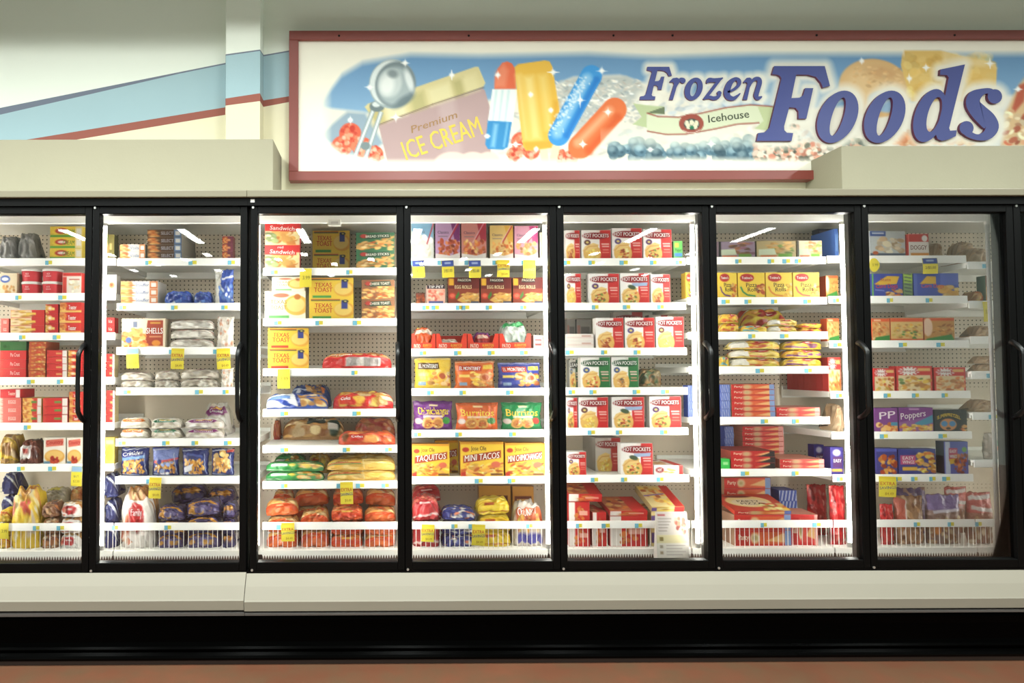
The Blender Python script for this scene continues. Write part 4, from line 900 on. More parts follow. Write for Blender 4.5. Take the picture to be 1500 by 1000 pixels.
D('blackloaf','brown loaf in clear bag with black band','bread_bag',lambda c:(c.food(0,.1,1,.95,BR+[(150,96,50)],30,.1,1.2),c.poly([(.42,.1),(.68,.1),(.7,.5),(.4,.55)],(50,56,46)),c.t('SUPER ITALIAN',.55,.32,.1,(240,230,200),.3),c.ell(.84,.5,.1,.4,(40,70,50)),c.rect(.74,.5,.9,.75,(230,228,220))),(186,140,90),typ='loaf')
D('greenbread','green and white garlic bread bag','bread_bag',lambda c:(c.poly([(0,.2),(.3,.1),(.6,.8),(.55,1),(0,1)],(40,150,70)),c.rect(.1,.5,.38,.72,(240,246,236)),c.ell(.46,.6,.06,.14,(244,210,80)),c.food(.58,.3,.96,.85,BR+CH,18,.07,1.3),c.line([(0,.85),(.3,.95)],.05,(220,240,220))),(70,150,84),typ='loaf')
D('yellowloaf','yellow striped bag of garlic bread','bread_bag',lambda c:(c.food(.1,.1,.95,.9,[(240,196,90),(250,216,130),(230,180,70)],18,.14,1.2),c.line([(0,.62),(.5,.56)],.07,(196,70,60)),c.line([(0,.72),(.5,.66)],.05,(70,130,80)),c.t('TEXAS',.22,.5,.12,(200,80,50),.2),c.line([(.52,.1),(.54,.9)],.01,(250,240,190))),(240,190,86),typ='loaf')
def rolls(c):
    c.food(0,.05,1,.55,[(236,180,100),(226,160,80),(246,206,140)],18,.14,1.1); c.poly([(0,.6),(.3,.5),(.7,.52),(1,.62),(1,.85),(.6,.72),(.3,.74),(0,.86)],(232,84,34)); c.rect(.36,.58,.6,.66,(240,150,90))
D('rolls','orange bag of dinner rolls','bread_bag',rolls,(236,112,50),typ='loaf')
D('rollsred','roll bag with yellow strip','bread_bag',lambda c:(c.food(0,.05,1,.5,[(230,130,60),(236,160,90),(220,100,50)],18,.14),c.rect(.35,.55,.7,.66,(244,190,70)),c.line([(0,.8),(1,.78)],.12,(226,66,30))),(234,92,40),typ='loaf')
# fourth door
def snack(bgc, foods, sw):
    return lambda c:(c.poly([(.62,0),(1,0),(1,.5),(.8,.55)],sw),c.line([(.55,.5),(.95,.02)],.05,(190,30,50)),c.line([(.45,.55),(.9,.02)],.02,(230,200,210)),c.food(.1,.5,.95,.9,foods,36,.08,.8),c.poly([(0,.84),(.6,.9),(1,.82),(1,1),(0,1)],(236,230,224)),c.t('Classics',.32,.28,.075,(60,60,90),.44),c.rect(.12,.38,.5,.40,(120,110,120)))
D('snackblue','pale blue and white upright snack carton','snack_carton',lambda c:(c.poly([(.0,0),(1,0),(1,.5),(0,.25)],(130,180,214)),c.food(.05,.4,.9,.95,[(240,238,220),(230,226,196),(246,244,236)],24,.12),c.line([(.7,.6),(1,.05)],.05,(200,50,60)),c.t('Pasta',.4,.27,.08,(110,120,120),.4)),(226,232,226),(206,210,206))
D('snackpurple','purple upright snack carton with red nuggets','snack_carton',snack(0,MT+[(200,80,40)],(120,40,110)),(190,150,190),(110,50,110))
D('snackred','red upright snack carton with saucy nuggets','snack_carton',snack(0,MT+FR,(170,40,60)),(206,130,120),(150,50,60))
D('snackgold','gold upright snack carton with rolls','snack_carton',snack(0,BR+FR,(220,170,60)),(226,190,110),(190,150,80))
D('snackpink','magenta upright snack carton with rolls','snack_carton',snack(0,BR,(190,50,120)),(214,150,170),(160,60,110))
D('beigeside','beige carton standing side-on','snack_carton',lambda c:c.rect(.2,.1,.6,.9,(226,212,190)),(206,196,176))
D('popcup','pink and white popcorn shrimp cup','snack_cup',lambda c:(c.rect(0,0,1,.2,(60,50,60)),c.t('TIP-PET',.5,.1,.12,WH,.8),c.food(.1,.3,.9,.8,[(244,150,120),(250,190,160),(236,110,90)],22,.12),c.rect(.1,.85,.9,1,(70,80,150))),(240,180,160),(226,190,180))
D('eggroll','dark red egg roll carton with green sprig','egg_roll_carton',lambda c:(c.rect(0,0,1,.42,(110,30,24)),c.rect(.3,.02,.74,.18,(40,26,22)),c.t('PAGODA',.52,.10,.1,(240,230,210),.42),c.t('EGG ROLLS',.48,.36,.13,(246,224,170),.54),c.rect(.02,.04,.18,.3,(240,180,40)),c.ell(.13,.7,.12,.12,(206,60,40)),c.ell(.13,.69,.08,.07,(236,110,80)),c.poly([(.28,.86),(.6,.56),(.98,.62),(.98,.94),(.5,.98)],(236,180,90)),c.food(.4,.62,.95,.95,BR+CH,18,.09,.5),c.poly([(.22,.72),(.34,.52),(.36,.66),(.26,.84)],(70,130,50)),c.rect(.72,.9,.98,.99,(60,70,110))),(150,60,36),(120,40,30))
D('smalldark','small brown pack','snack_pack',lambda c:c.food(.1,.1,.9,.9,MT,12,.16),(120,66,50))
D('patio','red open display tray with white and yellow wording','display_tray',lambda c:(c.t('PATIO',.22,.8,.26,(250,240,220),.26),c.t('BURRITOS',.66,.76,.17,(250,200,60),.36),c.t('CRISPY',.66,.92,.1,(250,180,60),.3)),(232,56,34),(234,62,38),typ='tray')
D('orangepack','orange burrito packet','burrito_packet',lambda c:(c.rect(.05,.4,.95,.62,(240,220,200)),c.t('BEEF',.4,.25,.18,(250,220,120),.4)),(226,86,30),typ='loaf')
D('purplepack','purple and red burrito packet','burrito_packet',lambda c:(c.rect(.05,.5,.95,.8,(200,60,60)),c.rect(.2,.55,.8,.7,(240,200,180))),(120,50,130),typ='loaf')
D('greenpack','green and clear crinkled packet','burrito_packet',lambda c:(c.rect(.1,.2,.95,.5,(50,170,90)),c.line([(.02,.1),(.98,.12)],.08,(226,240,230)),c.line([(.02,.7),(.98,.66)],.1,(230,236,230)),c.rect(.3,.28,.8,.42,(100,206,130))),(206,222,210),typ='loaf')
D('palepack','pale wrapped packet','burrito_packet',lambda c:c.rect(.1,.3,.9,.5,(214,196,170)),(230,222,210),typ='loaf')
D('tiltpack','white label box leaning aslant','snack_pack',lambda c:(c.rect(.15,.3,.85,.75,(150,60,60)),c.rect(.2,.4,.8,.62,(226,206,200))),(236,232,226),(190,170,160))
def monte(ban, cir):
    return lambda c:(c.rect(0,0,1,.06,(250,246,240),.5),c.rect(.08,.16,.66,.38,ban),c.t('EL MONTEREY',.37,.27,.13,WH,.52),c.food(.4,.42,.95,.9,FR+CH+BR,26,.09,.9),c.ell(.75,.6,.14,.16,cir),c.ell(.75,.6,.09,.1,(190,90,50)),c.rect(.7,.14,.95,.3,(244,206,70)),c.rect(.08,.5,.36,.6,(250,220,110)),c.rect(.1,.78,.3,.9,(140,170,200)))
D('montyellow','yellow mini taquito bag','burrito_bag',monte((90,60,30),(240,190,70)),(248,206,60),(236,190,60),typ='pouch')
D('montorange','orange burrito bag','burrito_bag',monte((200,60,30),(226,150,90)),(232,110,36),(220,100,36),typ='pouch')
D('montblue','blue burrito bag','burrito_bag',monte((206,60,30),(230,190,150)),(52,64,160),(46,58,150),typ='pouch')
def burr(word, tc):
    return lambda c:(c.rect(0,0,1,.1,(0,0,0),.12),c.t(word,.5,.38,.26,(250,214,60),.8),c.rect(.25,.5,.75,.58,(250,240,220),.8),c.ell(.36,.76,.15,.2,(226,170,90)),c.ell(.62,.76,.15,.2,(226,170,90)),c.ell(.36,.77,.10,.13,(190,120,60)),c.ell(.62,.77,.10,.13,(190,120,60)),c.food(.28,.7,.7,.9,MT+CH,14,.03),c.ell(.84,.68,.1,.12,tc),c.ell(.12,.7,.1,.1,(220,200,190)),c.rect(.4,.12,.62,.18,(240,220,160)))
D('chimi','purple chimichanga bag','burrito_bag',burr('Chimichangas',(60,150,60)),(112,40,130),(100,36,120),typ='pouch')
D('burrorange','orange burrito bag with yellow lettering','burrito_bag',burr('Burritos',(60,140,60)),(228,100,40),(214,90,40),typ='pouch')
D('burrgreen','green burrito bag with yellow lettering','burrito_bag',burr('Burritos',(190,60,50)),(28,140,76),(26,126,70),typ='pouch')
def taq(word, sz=.9):
    return lambda c:(c.rect(0,0,1,.06,(226,150,40)),c.t('Jose Ole',.42,.2,.13,(70,50,30),.36),c.ell(.12,.22,.08,.07,(200,60,40)),c.poly([(.06,.4),(.94,.24),(.94,.46),(.06,.62)],(170,60,34)),c.t(word,.5,.43,.18,WH,sz*.9,.15,.10),c.food(.05,.62,.97,.97,FR+CH,44,.09,.5),c.ell(.82,.66,.11,.09,(226,110,80)),c.rect(.7,.92,.98,.98,(120,70,40)),c.poly([(0,.9),(.12,.86),(.12,1),(0,1)],(200,50,40)))
D('taq','yellow taquitos carton','taquito_carton',taq('TAQUITOS'),(250,206,58),(196,130,50))
D('mini','yellow mini tacos carton','taquito_carton',taq('MINI TACOS'),(250,206,58),(220,150,50))
D('minich','yellow mini chimichangas carton','taquito_carton',taq('MINI CHIMICHANGAS',.95),(250,206,58),(220,150,50))
D('redbag','red bag with pale oval label','frozen_food_bag',lambda c:(c.food(0,0,1,.5,[(200,60,60),(190,90,70),(226,120,100)],20,.12),c.ell(.5,.6,.3,.14,(190,30,40)),c.rect(.3,.57,.7,.64,(240,200,196)),c.line([(0,.9),(1,.85)],.07,(236,200,196))),(206,56,60),typ='loaf')
D('navywhite','navy and white bag with red flecks','frozen_food_bag',lambda c:(c.food(0,.1,1,.9,[(50,60,140),(230,230,236),(70,84,160),(206,120,90),(240,236,230)],34,.1),c.poly([(0,.3),(.3,.4),(.2,.9),(0,.9)],(48,58,140))),(60,70,150),typ='loaf')
D('flatyellowbox','yellow taco bag lying flat','taco_bag',lambda c:(c.line([(0,.5),(1,.6)],.12,(240,190,30)),c.rect(.2,.55,.5,.7,(196,90,40)),c.line([(0,.9),(1,.92)],.06,(196,120,30)),c.line([(.1,.2),(.9,.3)],.05,(252,236,120))),(246,212,50),typ='loaf')
D('brownyellow','brown and yellow carton at the back','taco_carton',lambda c:(c.rect(.1,.2,.9,.5,(110,50,34)),c.rect(.2,.26,.8,.44,(230,180,90)),c.food(.1,.6,.9,.95,BR,14,.1)),(214,150,50),(180,120,50))
D('chunky','white bag with red wording band','frozen_food_bag',lambda c:(c.line([(0,.15),(.9,.1)],.12,(244,240,232)),c.rect(.1,.38,.98,.72,(206,90,46)),c.t('CHUNKY',.45,.52,.17,(250,240,226),.6,.0,.03),c.food(.1,.6,.9,.78,CH+MT,16,.06),c.rect(.15,.82,.98,1,(80,80,170))),(226,214,200),typ='loaf')
# fifth door
D('greensmall','small green and blue box','veggie_box',lambda c:(c.rect(.15,.1,.6,.35,(190,210,60)),c.t('Pepper',.55,.52,.16,(30,90,40),.7),c.rect(.1,.66,.95,.85,(60,120,190))),(92,176,80),(70,140,60))
D('whitelow','low white box','pizza_box',lambda c:(c.rect(.0,.45,1,.55,(226,190,180)),c.rect(.55,.2,.9,.4,(206,160,150))),(236,230,222),(240,236,228))
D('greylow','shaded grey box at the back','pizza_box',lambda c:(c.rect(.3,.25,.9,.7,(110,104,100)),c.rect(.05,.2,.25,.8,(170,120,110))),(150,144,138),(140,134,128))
D('palehot','shaded white and red pastry carton at the back','snack_carton',hp('HOT POCKETS',None,CH,(206,70,66),(170,70,70)),(214,206,196),(190,184,174))  # dimmed copy of the pastry carton: its shade is painted in
D('greenbrown','green and brown packet at the back','snack_pack',lambda c:c.food(0,0,1,1,[(100,120,80),(180,140,90),(150,110,70),(90,100,70)],24,.12),(150,130,90),typ='loaf')
D('flathot','white and red pastry carton lying flat','snack_carton',lambda c:(c.ell(.2,.5,.14,.3,(150,28,34)),c.rect(.1,.35,.32,.65,(150,28,34)),c.t('HOT',.2,.5,.3,WH,.14),c.food(.4,.3,.7,.8,CH,8,.08),c.rect(.86,0,1,1,(220,50,44))),(246,242,236),(226,220,212))
DES['flathot']['topfn'] = lambda c:(c.poly([(.0,0),(.7,0),(.7,1),(0,1)],(240,234,226)),c.rect(.72,0,1,1,(216,46,42)),c.food(.1,.3,.6,.8,BR,16,.1),c.ell(.35,.15,.25,.1,(150,28,34)))
D('redtop','red pastry box lying flat','snack_carton',lambda c:(c.rect(0,0,.3,1,(246,240,232)),c.food(.3,.2,.7,.9,FR,10,.1),c.rect(.5,.4,.9,.6,(250,180,160))),(218,40,38),(206,40,38))
DES['redtop']['topfn'] = lambda c:(c.rect(0,.0,.6,1,(196,110,70)),c.food(.05,.1,.55,.9,FR+MT,16,.1),c.rect(.62,0,1,1,(212,36,36)))
D('yellowtop','yellow and purple pastry box lying flat','snack_carton',lambda c:(c.food(.1,.1,.7,.9,CH,10,.12),c.rect(.7,0,1,1,(218,44,42)),c.rect(0,.2,.16,.8,(110,80,160))),(236,214,140),(226,206,140))
DES['yellowtop']['topfn'] = lambda c:(c.food(.1,.1,.7,.9,CH+FR,24,.09),c.rect(.72,0,1,1,(214,44,42)),c.line([(0,.5),(.7,.4)],.05,(120,90,170)))
# sixth door
def meal(foods, g, vert=True):
    return lambda c:(c.food(.3,.1,.95,.75,foods,22,.1,.9),c.poly([(.05,.5),(.45,.45),(.5,.8),(.05,.85)],(206,220,190)),c.rect(.1,.85,.5,1,(220,110,60)),c.rect(.55,.75,.9,1,g),c.rect(0,0,.07,1,(40,36,36)) if vert else None)
D('meal1','purple vegetable meal box','frozen_meal_box',meal([(120,84,60),(170,110,70),(150,100,120)],(110,160,60)),(150,130,150),(130,110,120))
D('meal2','green and brown noodle meal box','frozen_meal_box',meal([(200,150,80),(226,180,110),(120,150,70)],(110,170,60),False),(190,170,120),(120,110,80))
D('meal3','pale meal box with orange salmon picture','frozen_meal_box',meal([(230,150,90),(240,190,130),(150,180,90)],(130,190,70)),(226,214,180),(190,180,150))
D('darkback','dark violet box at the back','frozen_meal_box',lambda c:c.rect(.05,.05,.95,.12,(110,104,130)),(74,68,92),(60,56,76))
D('bluethin','blue box end','frozen_meal_box',lambda c:c.rect(.2,.2,.8,.8,(110,150,210)),(70,110,190))
def rollsbox(cres, food):
    return lambda c:(c.ell(.34,.2,.26,.16,(190,40,44)),c.rect(.12,.1,.56,.3,(190,40,44)),c.t("Totino's",.34,.2,.1,WH,.4),c.t('Pizza',.5,.48,.17,(50,40,40),.4,0,.05),c.t('Rolls',.56,.66,.17,(50,40,40),.4,0,.05),c.line([(.1,.55),(.18,.75),(.35,.88),(.65,.92)],.06,cres),c.food(.72,.45,.98,.95,food,14,.08))
D('roll1','yellow pizza snack carton with purple crescent','pizza_roll_carton',rollsbox((110,60,140),FR),(250,216,70),(236,190,60))
D('roll2','yellow pizza snack carton with green crescent','pizza_roll_carton',rollsbox((50,150,90),FR+MT),(250,214,66),(236,190,60))
D('roll3','yellow pizza snack carton with orange crescent','pizza_roll_carton',rollsbox((236,140,60),CH),(250,216,80),(236,190,60))
D('roll4','yellow pizza snack carton with pink crescent','pizza_roll_carton',rollsbox((220,110,100),CH+FR),(250,216,84),(236,190,60))
def rollbag(b2):
    return lambda c:(c.food(.0,.0,1,1,[(250,214,70),(246,200,50),(240,170,60),b2],26,.12),c.ell(.6,.5,.14,.16,(196,40,44)),c.rect(.54,.46,.66,.54,(250,220,210)),c.line([(.05,.8),(.6,.9)],.1,b2),c.line([(0,.3),(.3,.15)],.06,(250,240,200)))
D('rbag1','yellow and orange pizza snack bag','pizza_roll_bag',rollbag((230,110,50)),(248,206,56),typ='loaf')
D('rbag2','yellow and cyan pizza snack bag','pizza_roll_bag',rollbag((90,180,206)),(248,206,56),typ='loaf')
D('rbag3','yellow and red pizza snack bag','pizza_roll_bag',rollbag((214,60,46)),(248,206,56),typ='loaf')
D('rbag4','yellow and white pizza snack bag','pizza_roll_bag',lambda c:(rollbag((226,100,60))(c),c.poly([(0,.1),(.25,.2),(.35,.9),(0,.9)],(244,240,226))),(246,220,120),typ='loaf')
D('rbag5','yellow and purple pizza snack bag','pizza_roll_bag',rollbag((120,50,130)),(246,204,60),typ='loaf')
def pz(b2, end):
    return lambda c:(c.rect(.3,.1,.95,.9,b2),c.ell(.36,.5,.08,.32,(246,236,190)),c.ell(.36,.5,.05,.2,(190,170,110)),c.t('Party',.16,.5,.36,(250,230,200),.18),c.poly([(.55,.7),(.85,.2),(.98,.25),(.9,.8)],(246,190,120)),c.rect(.88,0,1,1,end))
D('pzorange','orange-red pizza box with blue end','pizza_box',pz((232,100,50),(130,160,214)),(214,44,36),(196,150,120))
D('pzblue','blue striped pizza box','pizza_box',lambda c:[c.poly([(.2*i-.1,1),(.2*i,0),(.2*i+.08,0),(.2*i-.02,1)],(200,210,236)) for i in range(7)],(60,84,176),(60,80,170))
D('pzred','red pizza box with pale stripe','pizza_box',pz((226,70,60),(240,170,160)),(212,36,36),(200,130,110))
D('pzgreen','small green pizza box','pizza_box',lambda c:c.rect(.2,.3,.8,.6,(170,240,160)),(50,200,80),(60,180,80))
D('pzblack','red and black pizza box','pizza_box',lambda c:(pz((200,40,36),(30,30,30))(c),c.poly([(.6,1),(.9,.3),(1,.4),(1,1)],(40,36,36))),(206,34,34),(150,60,50))
D('pztop','red pizza box with its golden pizza picture upward','pizza_box',pz((226,120,50),(90,120,200)),(206,40,36),(206,60,40))
DES['pztop']['topfn'] = lambda c:(c.ell(.45,.45,.4,.34,(250,220,150)),c.t("Totino's",.4,.78,.1,WH,.4) if False else None,c.ell(.45,.5,.32,.2,(246,226,190)),c.t('PARTY',.45,.44,.11,(60,30,30),.4),c.t('PIZZA',.47,.58,.11,(60,30,30),.4),c.food(.55,.55,1,1,CH+PZ,20,.07),c.ell(.35,.15,.25,.07,(120,30,30)))
D('shinyred','shiny red crinkled bag','frozen_food_bag',lambda c:c.food(0,0,1,1,[(196,24,30),(226,50,50),(150,14,22),(240,110,100)],34,.09),(200,26,32),typ='pouch')
# seventh door
D('subbox','white and blue box with sub sandwich picture','sandwich_carton',lambda c:(c.rect(.0,0,.45,.2,(60,90,170)),c.rect(.06,.05,.4,.12,(200,210,240)),c.food(.2,.3,.95,.8,[(236,214,180),(250,236,210),(214,180,140)],20,.12),c.rect(0,.86,1,1,(90,100,120)),c.ell(.15,.85,.08,.07,(220,100,50))),(206,214,216),(190,196,200))
D('redbull','red and white box with dark lettering','sandwich_carton',lambda c:(c.rect(0,0,1,.35,(206,50,40)),c.ell(.8,.2,.14,.14,WH),c.t('DOGGY',.5,.6,.2,(120,40,40),.8),c.rect(.1,.84,1,1,(236,150,50))),(240,232,226),(206,60,50))
D('tanbag','tan bag of fries','potato_bag',lambda c:c.food(0,0,1,1,[(206,166,120),(190,146,100),(226,196,156),(170,126,90)],44,.09,.5),(206,172,134),typ='loaf')
D('corn','blue corn dog carton with yellow banner','corn_dog_carton',lambda c:(c.poly([(.08,.45),(.5,.1),(.9,.12),(.8,.45),(.2,.5)],(240,190,50)),c.t('State',.45,.26,.13,(190,60,40),.34),c.t('Corn Dogs',.48,.56,.19,(226,50,44),.7),c.food(.45,.7,.98,.98,FR,14,.1,.6),c.rect(0,0,.05,1,(120,206,70)),c.line([(.1,.7),(.4,.74)],.05,(120,140,220))),(62,76,176),(60,70,160))
D('corn2','blue corn dog carton with golden rounds','corn_dog_carton',lambda c:(c.poly([(.14,.45),(.3,.12),(.5,.14),(.5,.45)],(240,190,50)),c.t('Corn Dogs',.42,.56,.17,(230,70,60),.5),c.food(.62,.6,.98,.95,[(240,180,80),(250,206,120)],10,.13),c.rect(.6,0,1,.5,(90,110,210)),c.rect(0,0,.08,1,(90,110,200))),(70,90,190),(60,70,160))
D('greenthin','green and lime carton end','corn_dog_carton',lambda c:(c.rect(0,0,1,.4,(170,210,80)),[c.line([(.1,.15*i),(.9,.15*i+.05)],.04,(70,84,90)) for i in range(7)]),(130,160,110))
D('orangegreen','orange-edged carton with food and green corner','fish_carton',lambda c:(c.rect(0,0,1,.14,(236,90,40)),c.food(.05,.2,.95,.9,BR+FR,30,.1,.6),c.poly([(.2,.84),(1,.74),(1,1),(.1,1)],(60,150,60)),c.rect(.1,.05,.5,.12,(250,200,160))),(226,160,90),(226,90,44))
D('orangelong','long orange-edged carton with fish fillets','fish_carton',lambda c:(c.rect(0,0,1,.16,(236,90,40)),c.food(.05,.25,.98,.9,CH+BR,40,.07,.8),c.line([(0,.96),(1,.96)],.1,(230,90,40)),c.food(.3,.6,.8,.9,[(90,140,60)],6,.05)),(236,196,120),(226,90,44))
D('orangedark','orange-edged carton with brown fish sticks','fish_carton',lambda c:(c.rect(0,0,1,.12,(230,90,40)),c.food(.3,.3,.95,.8,[(170,100,40),(206,140,60),(226,170,90)],20,.1,.6),c.ell(.12,.4,.16,.4,(250,210,180)),c.poly([(.1,.9),(.9,.72),(1,1),(0,1)],(60,150,60))),(214,150,70),(206,80,44))
def banq(foods):
    return lambda c:(c.ell(.35,.2,.3,.17,WH),[c.line([(.35+.3*math.cos(a),.2+.2*math.sin(a)),(.35+.2*math.cos(a),.2+.12*math.sin(a))],.04,(214,40,40)) for a in np.linspace(0,6.28,14)],c.t('Banquet',.36,.2,.1,(190,40,40),.4),c.rect(.05,.36,.95,1,(244,220,170)),c.food(.1,.45,.95,.98,foods,26,.1,.8),c.rect(.6,.08,.95,.2,(240,190,110)))
D('banq1','red chicken nugget carton with starburst badge','chicken_carton',banq(FR+CH),(220,46,44),(200,40,40))
D('banq2','red chicken strip carton with starburst badge','chicken_carton',banq(BR+CH+[(120,150,80)]),(222,50,46),(206,44,42))
D('banq3','red chicken patty carton with starburst badge','chicken_carton',banq([(240,160,90),(246,190,130),(226,130,70)]),(224,50,46),(206,44,42))
D('banq4','red-framed chicken carton beside the lamp','chicken_carton',banq(CH+FR),(226,56,50),(206,50,44))
D('popper','purple and teal popper carton','snack_carton',lambda c:(c.poly([(0,0),(1,0),(1,.36),(.0,.62)],(130,50,140)),c.poly([(.45,.66),(1,.3),(1,.62),(.6,.8)],(70,150,180)),c.t('Poppers',.42,.34,.26,(246,236,240),.74,.1,.14),c.food(.05,.72,.95,.98,FR+CH,24,.09,.8),c.rect(.3,.03,.6,.1,(200,150,200))),(150,90,160),(110,50,120))
D('popper2','purple popper carton end','snack_carton',lambda c:(c.t('PP',.55,.3,.3,(246,236,240),.7,.1,.1),c.food(.05,.7,.95,.98,FR,14,.12),c.rect(.7,.6,1,.75,(70,150,180))),(130,60,140),(110,50,120))
D('pretzel','black soft pretzel carton with yellow arched lettering','pretzel_carton',lambda c:(c.ell(.42,.68,.26,.28,(226,150,90)),c.ell(.30,.64,.10,.13,(80,150,206)),c.ell(.55,.64,.10,.13,(80,150,206)),c.ell(.42,.86,.07,.06,(70,60,60)),[c.t(ch,.10+.062*i,.36-.14*math.sin(i/11*3.14),.15,(244,206,50)) for i,ch in enumerate('SUPERPRETZEL')],c.food(.84,.7,.98,.98,FR+[(240,220,180)],10,.06)),(44,44,48),(40,40,44))
D('chick1','blue carton with glazed chicken pieces','chicken_carton',lambda c:(c.rect(0,0,1,.12,(90,100,190)),c.food(.15,.3,.95,.95,[(200,90,30),(226,140,50),(170,60,24),(240,180,80)],24,.12)),(64,64,140),(60,56,130))
D('chick2','blue carton with pink label and golden chicken','chicken_carton',lambda c:(c.rect(.05,.25,.46,.62,(206,80,130)),c.t('EASY',.26,.36,.13,WH,.3),c.t('WINGS',.26,.52,.13,WH,.32),c.rect(.1,.72,.5,.86,(244,190,60)),c.food(.52,.15,.96,.92,FR+CH+[(180,120,40)],34,.08)),(60,66,150),(60,56,130))
D('chick3','tall blue carton with pink label and meaty pieces','chicken_carton',lambda c:(c.rect(.05,0,.25,1,(200,206,230)),c.rect(.2,.2,.56,.6,(206,70,110)),c.t('EASY',.38,.3,.1,WH,.28),c.t('WINGS',.38,.46,.1,WH,.3),c.poly([(.2,.55),(.6,.5),(.6,.66),(.24,.7)],(246,196,60)),c.food(.45,.4,.98,.97,MT,30,.07),c.ell(.85,.25,.1,.08,(120,170,80))),(92,100,190),(40,34,60))
D('chickedge','violet-blue carton edge by the lamp','chicken_carton',lambda c:(c.rect(.2,.35,.9,.75,(90,50,110)),c.t('EASY',.55,.5,.12,WH,.6),c.rect(.1,.8,.9,.9,(240,190,80)),c.ell(.5,.2,.3,.12,(226,220,236))),(70,60,150),(60,50,130))
D('mixbag','clear bag of brown nuggets with red corner','frozen_food_bag',lambda c:(c.food(0,0,1,1,[(160,110,70),(190,140,96),(130,84,56),(206,170,130)],44,.08),c.poly([(0,.0),(.35,.1),(.25,.7),(0,.6)],(206,100,80)),c.line([(.35,.1),(.2,.8)],.04,(236,220,210))),(170,124,86),typ='pouch')
D('violetbag','clear bag with violet header and brown nuggets','frozen_food_bag',lambda c:(c.rect(0,0,1,.32,(130,110,170)),c.line([(.1,.36),(.9,.3)],.06,(226,220,236)),c.food(.05,.45,.95,1,[(150,100,64),(186,140,100),(120,80,56),(206,180,140)],40,.07),c.ell(.2,.7,.1,.1,(230,140,60))),(150,120,110),typ='pouch')
D('redheader','clear bag with red and white header','frozen_food_bag',lambda c:(c.rect(0,0,1,.4,(206,90,84)),c.line([(.05,.12),(.95,.08)],.08,(244,230,226)),c.line([(.1,.3),(.9,.36)],.08,(236,220,214)),c.food(.05,.5,.95,1,[(160,110,76),(190,150,110),(130,90,66),(220,196,166)],36,.08)),(170,110,90),typ='pouch')
D('violetback','violet bag behind the front row','frozen_food_bag',lambda c:c.food(0,0,1,1,[(120,100,150),(160,110,90),(96,80,130),(190,150,130)],24,.12),(124,100,140),typ='pouch')
D('loafbag','clear bag of bread with green and orange label','bread_bag',lambda c:(c.food(0,0,1,1,[(214,196,180),(196,176,160),(230,216,200)],20,.14),c.rect(.55,.3,.95,.5,(70,140,70)),c.rect(.55,.5,.95,.66,(230,130,60))),(206,188,172),typ='pouch')
# ------------------------------------------------------------------ what stands where
def row(b, s, zk, *its):
    for i in its:
        kw = i[4] if len(i) > 4 else {}
        item(b, s, zk, *i[:4], **kw)
bk = lambda v, **k: dict(b_=v, **k)
N = lambda n, **k: dict(n=n, **k)
# first door
row(1,1,'A',(0,228,95,'greybag'),(98,210,188,'greybag',dict(note='larger grey frosted bag')),(260,183,432,'spinach',N(3)),(552,225,598,'olive'))
row(1,2,'A',(0,428,90,'creamtub'),(104,405,210,'redtub',N(2)),(214,405,320,'redtub',N(2)),(326,425,428,'redwhite'),(560,435,612,'cookie'))
row(1,3,'A',(0,665,46,'palered',N(2)),(54,620,234,'redcream',N(3)),(238,590,306,'redround',N(3)),(312,580,428,'redgold',N(3)),(548,660,600,'redword',N(2)))
row(1,4,'A',(0,785,140,'greenbox',bk(.2)),(0,832,138,'redword',N(3)),(150,785,240,'foodstrip',N(5)),(244,830,352,'redcode',N(4)),(356,830,432,'redround',N(4)),(552,850,602,'redcode',N(3,note='red code-panel box beside the lamp')))
row(1,5,'B',(0,142,104,'palered',N(3)),(0,100,100,'brightred',dict(on=True)),(110,142,205,'yellowred',N(3)),(209,142,332,'redgreen',N(3)),(337,112,398,'redgold',N(4)),(520,105,562,'redcode',N(4,note='red code-panel box by the lamp')))
row(1,6,'B',(0,320,90,'mustard'),(94,344,205,'darkbag'),(213,335,322,'piebox'),(326,335,402,'piebox'),(510,335,560,'yellowcarton'))
row(1,7,'B',(0,512,80,'navybag',bk(.22)),(212,590,325,'limebag',bk(.2)),(345,585,410,'orangebrown',bk(.24)),(0,690,52,'flatyellow'),(54,575,205,'yellowbag'),(208,655,292,'brownbag'),(296,655,400,'sealbag'),(515,515,580,'navybag',dict(note='navy bag in the corner by the lamp')))
# second door
row(2,1,'C',(145,276,296,'orangeblue',N(2)),(306,200,488,'darkbox',N(4,d=.27)),(697,235,756,'purplebox',N(3)))
row(2,2,'C',(168,470,364,'orangewhite',N(3)),(392,516,545,'bluebag'),(548,520,650,'bluebag',dict(note='small blue and pale bag')),(656,402,766,'bluetall'))
row(2,3,'C',(172,665,400,'shells',dict(d=.07)),(424,670,662,'whitebag',N(3)),(668,648,768,'whitetall'))
row(2,4,'D',(140,15,318,'palebag',N(2)),(322,10,442,'palebag',N(2,note='narrow pale bag of dumplings')),(446,0,640,'palebag',N(2,note='wide pale bag of dumplings')),(644,-10,714,'whitetall',dict(note='white crinkled bag by the handle')))
row(2,5,'D',(560,165,695,'purplelabel',bk(.2,note='purple-labelled bag at the back')),(146,236,298,'orangelabel',N(2)),(302,240,456,'greenlabel',N(2)),(468,240,662,'purplelabel',N(2)))
row(2,6,'D',(142,378,300,'fries1'),(304,378,446,'fries2'),(450,382,592,'fries3'),(594,382,716,'fries4'))
row(2,7,'D',(400,572,575,'purplebag',bk(.22)),(580,586,716,'purplebag',bk(.22,note='purple-navy bag by the handle')),(105,575,330,'familybag',dict(d=.17)),(334,676,470,'goldbag'),(474,645,648,'goldbag',dict(note='larger purple bag with golden arc')),(652,660,716,'purplebag',dict(note='narrow purple bag at the front')))
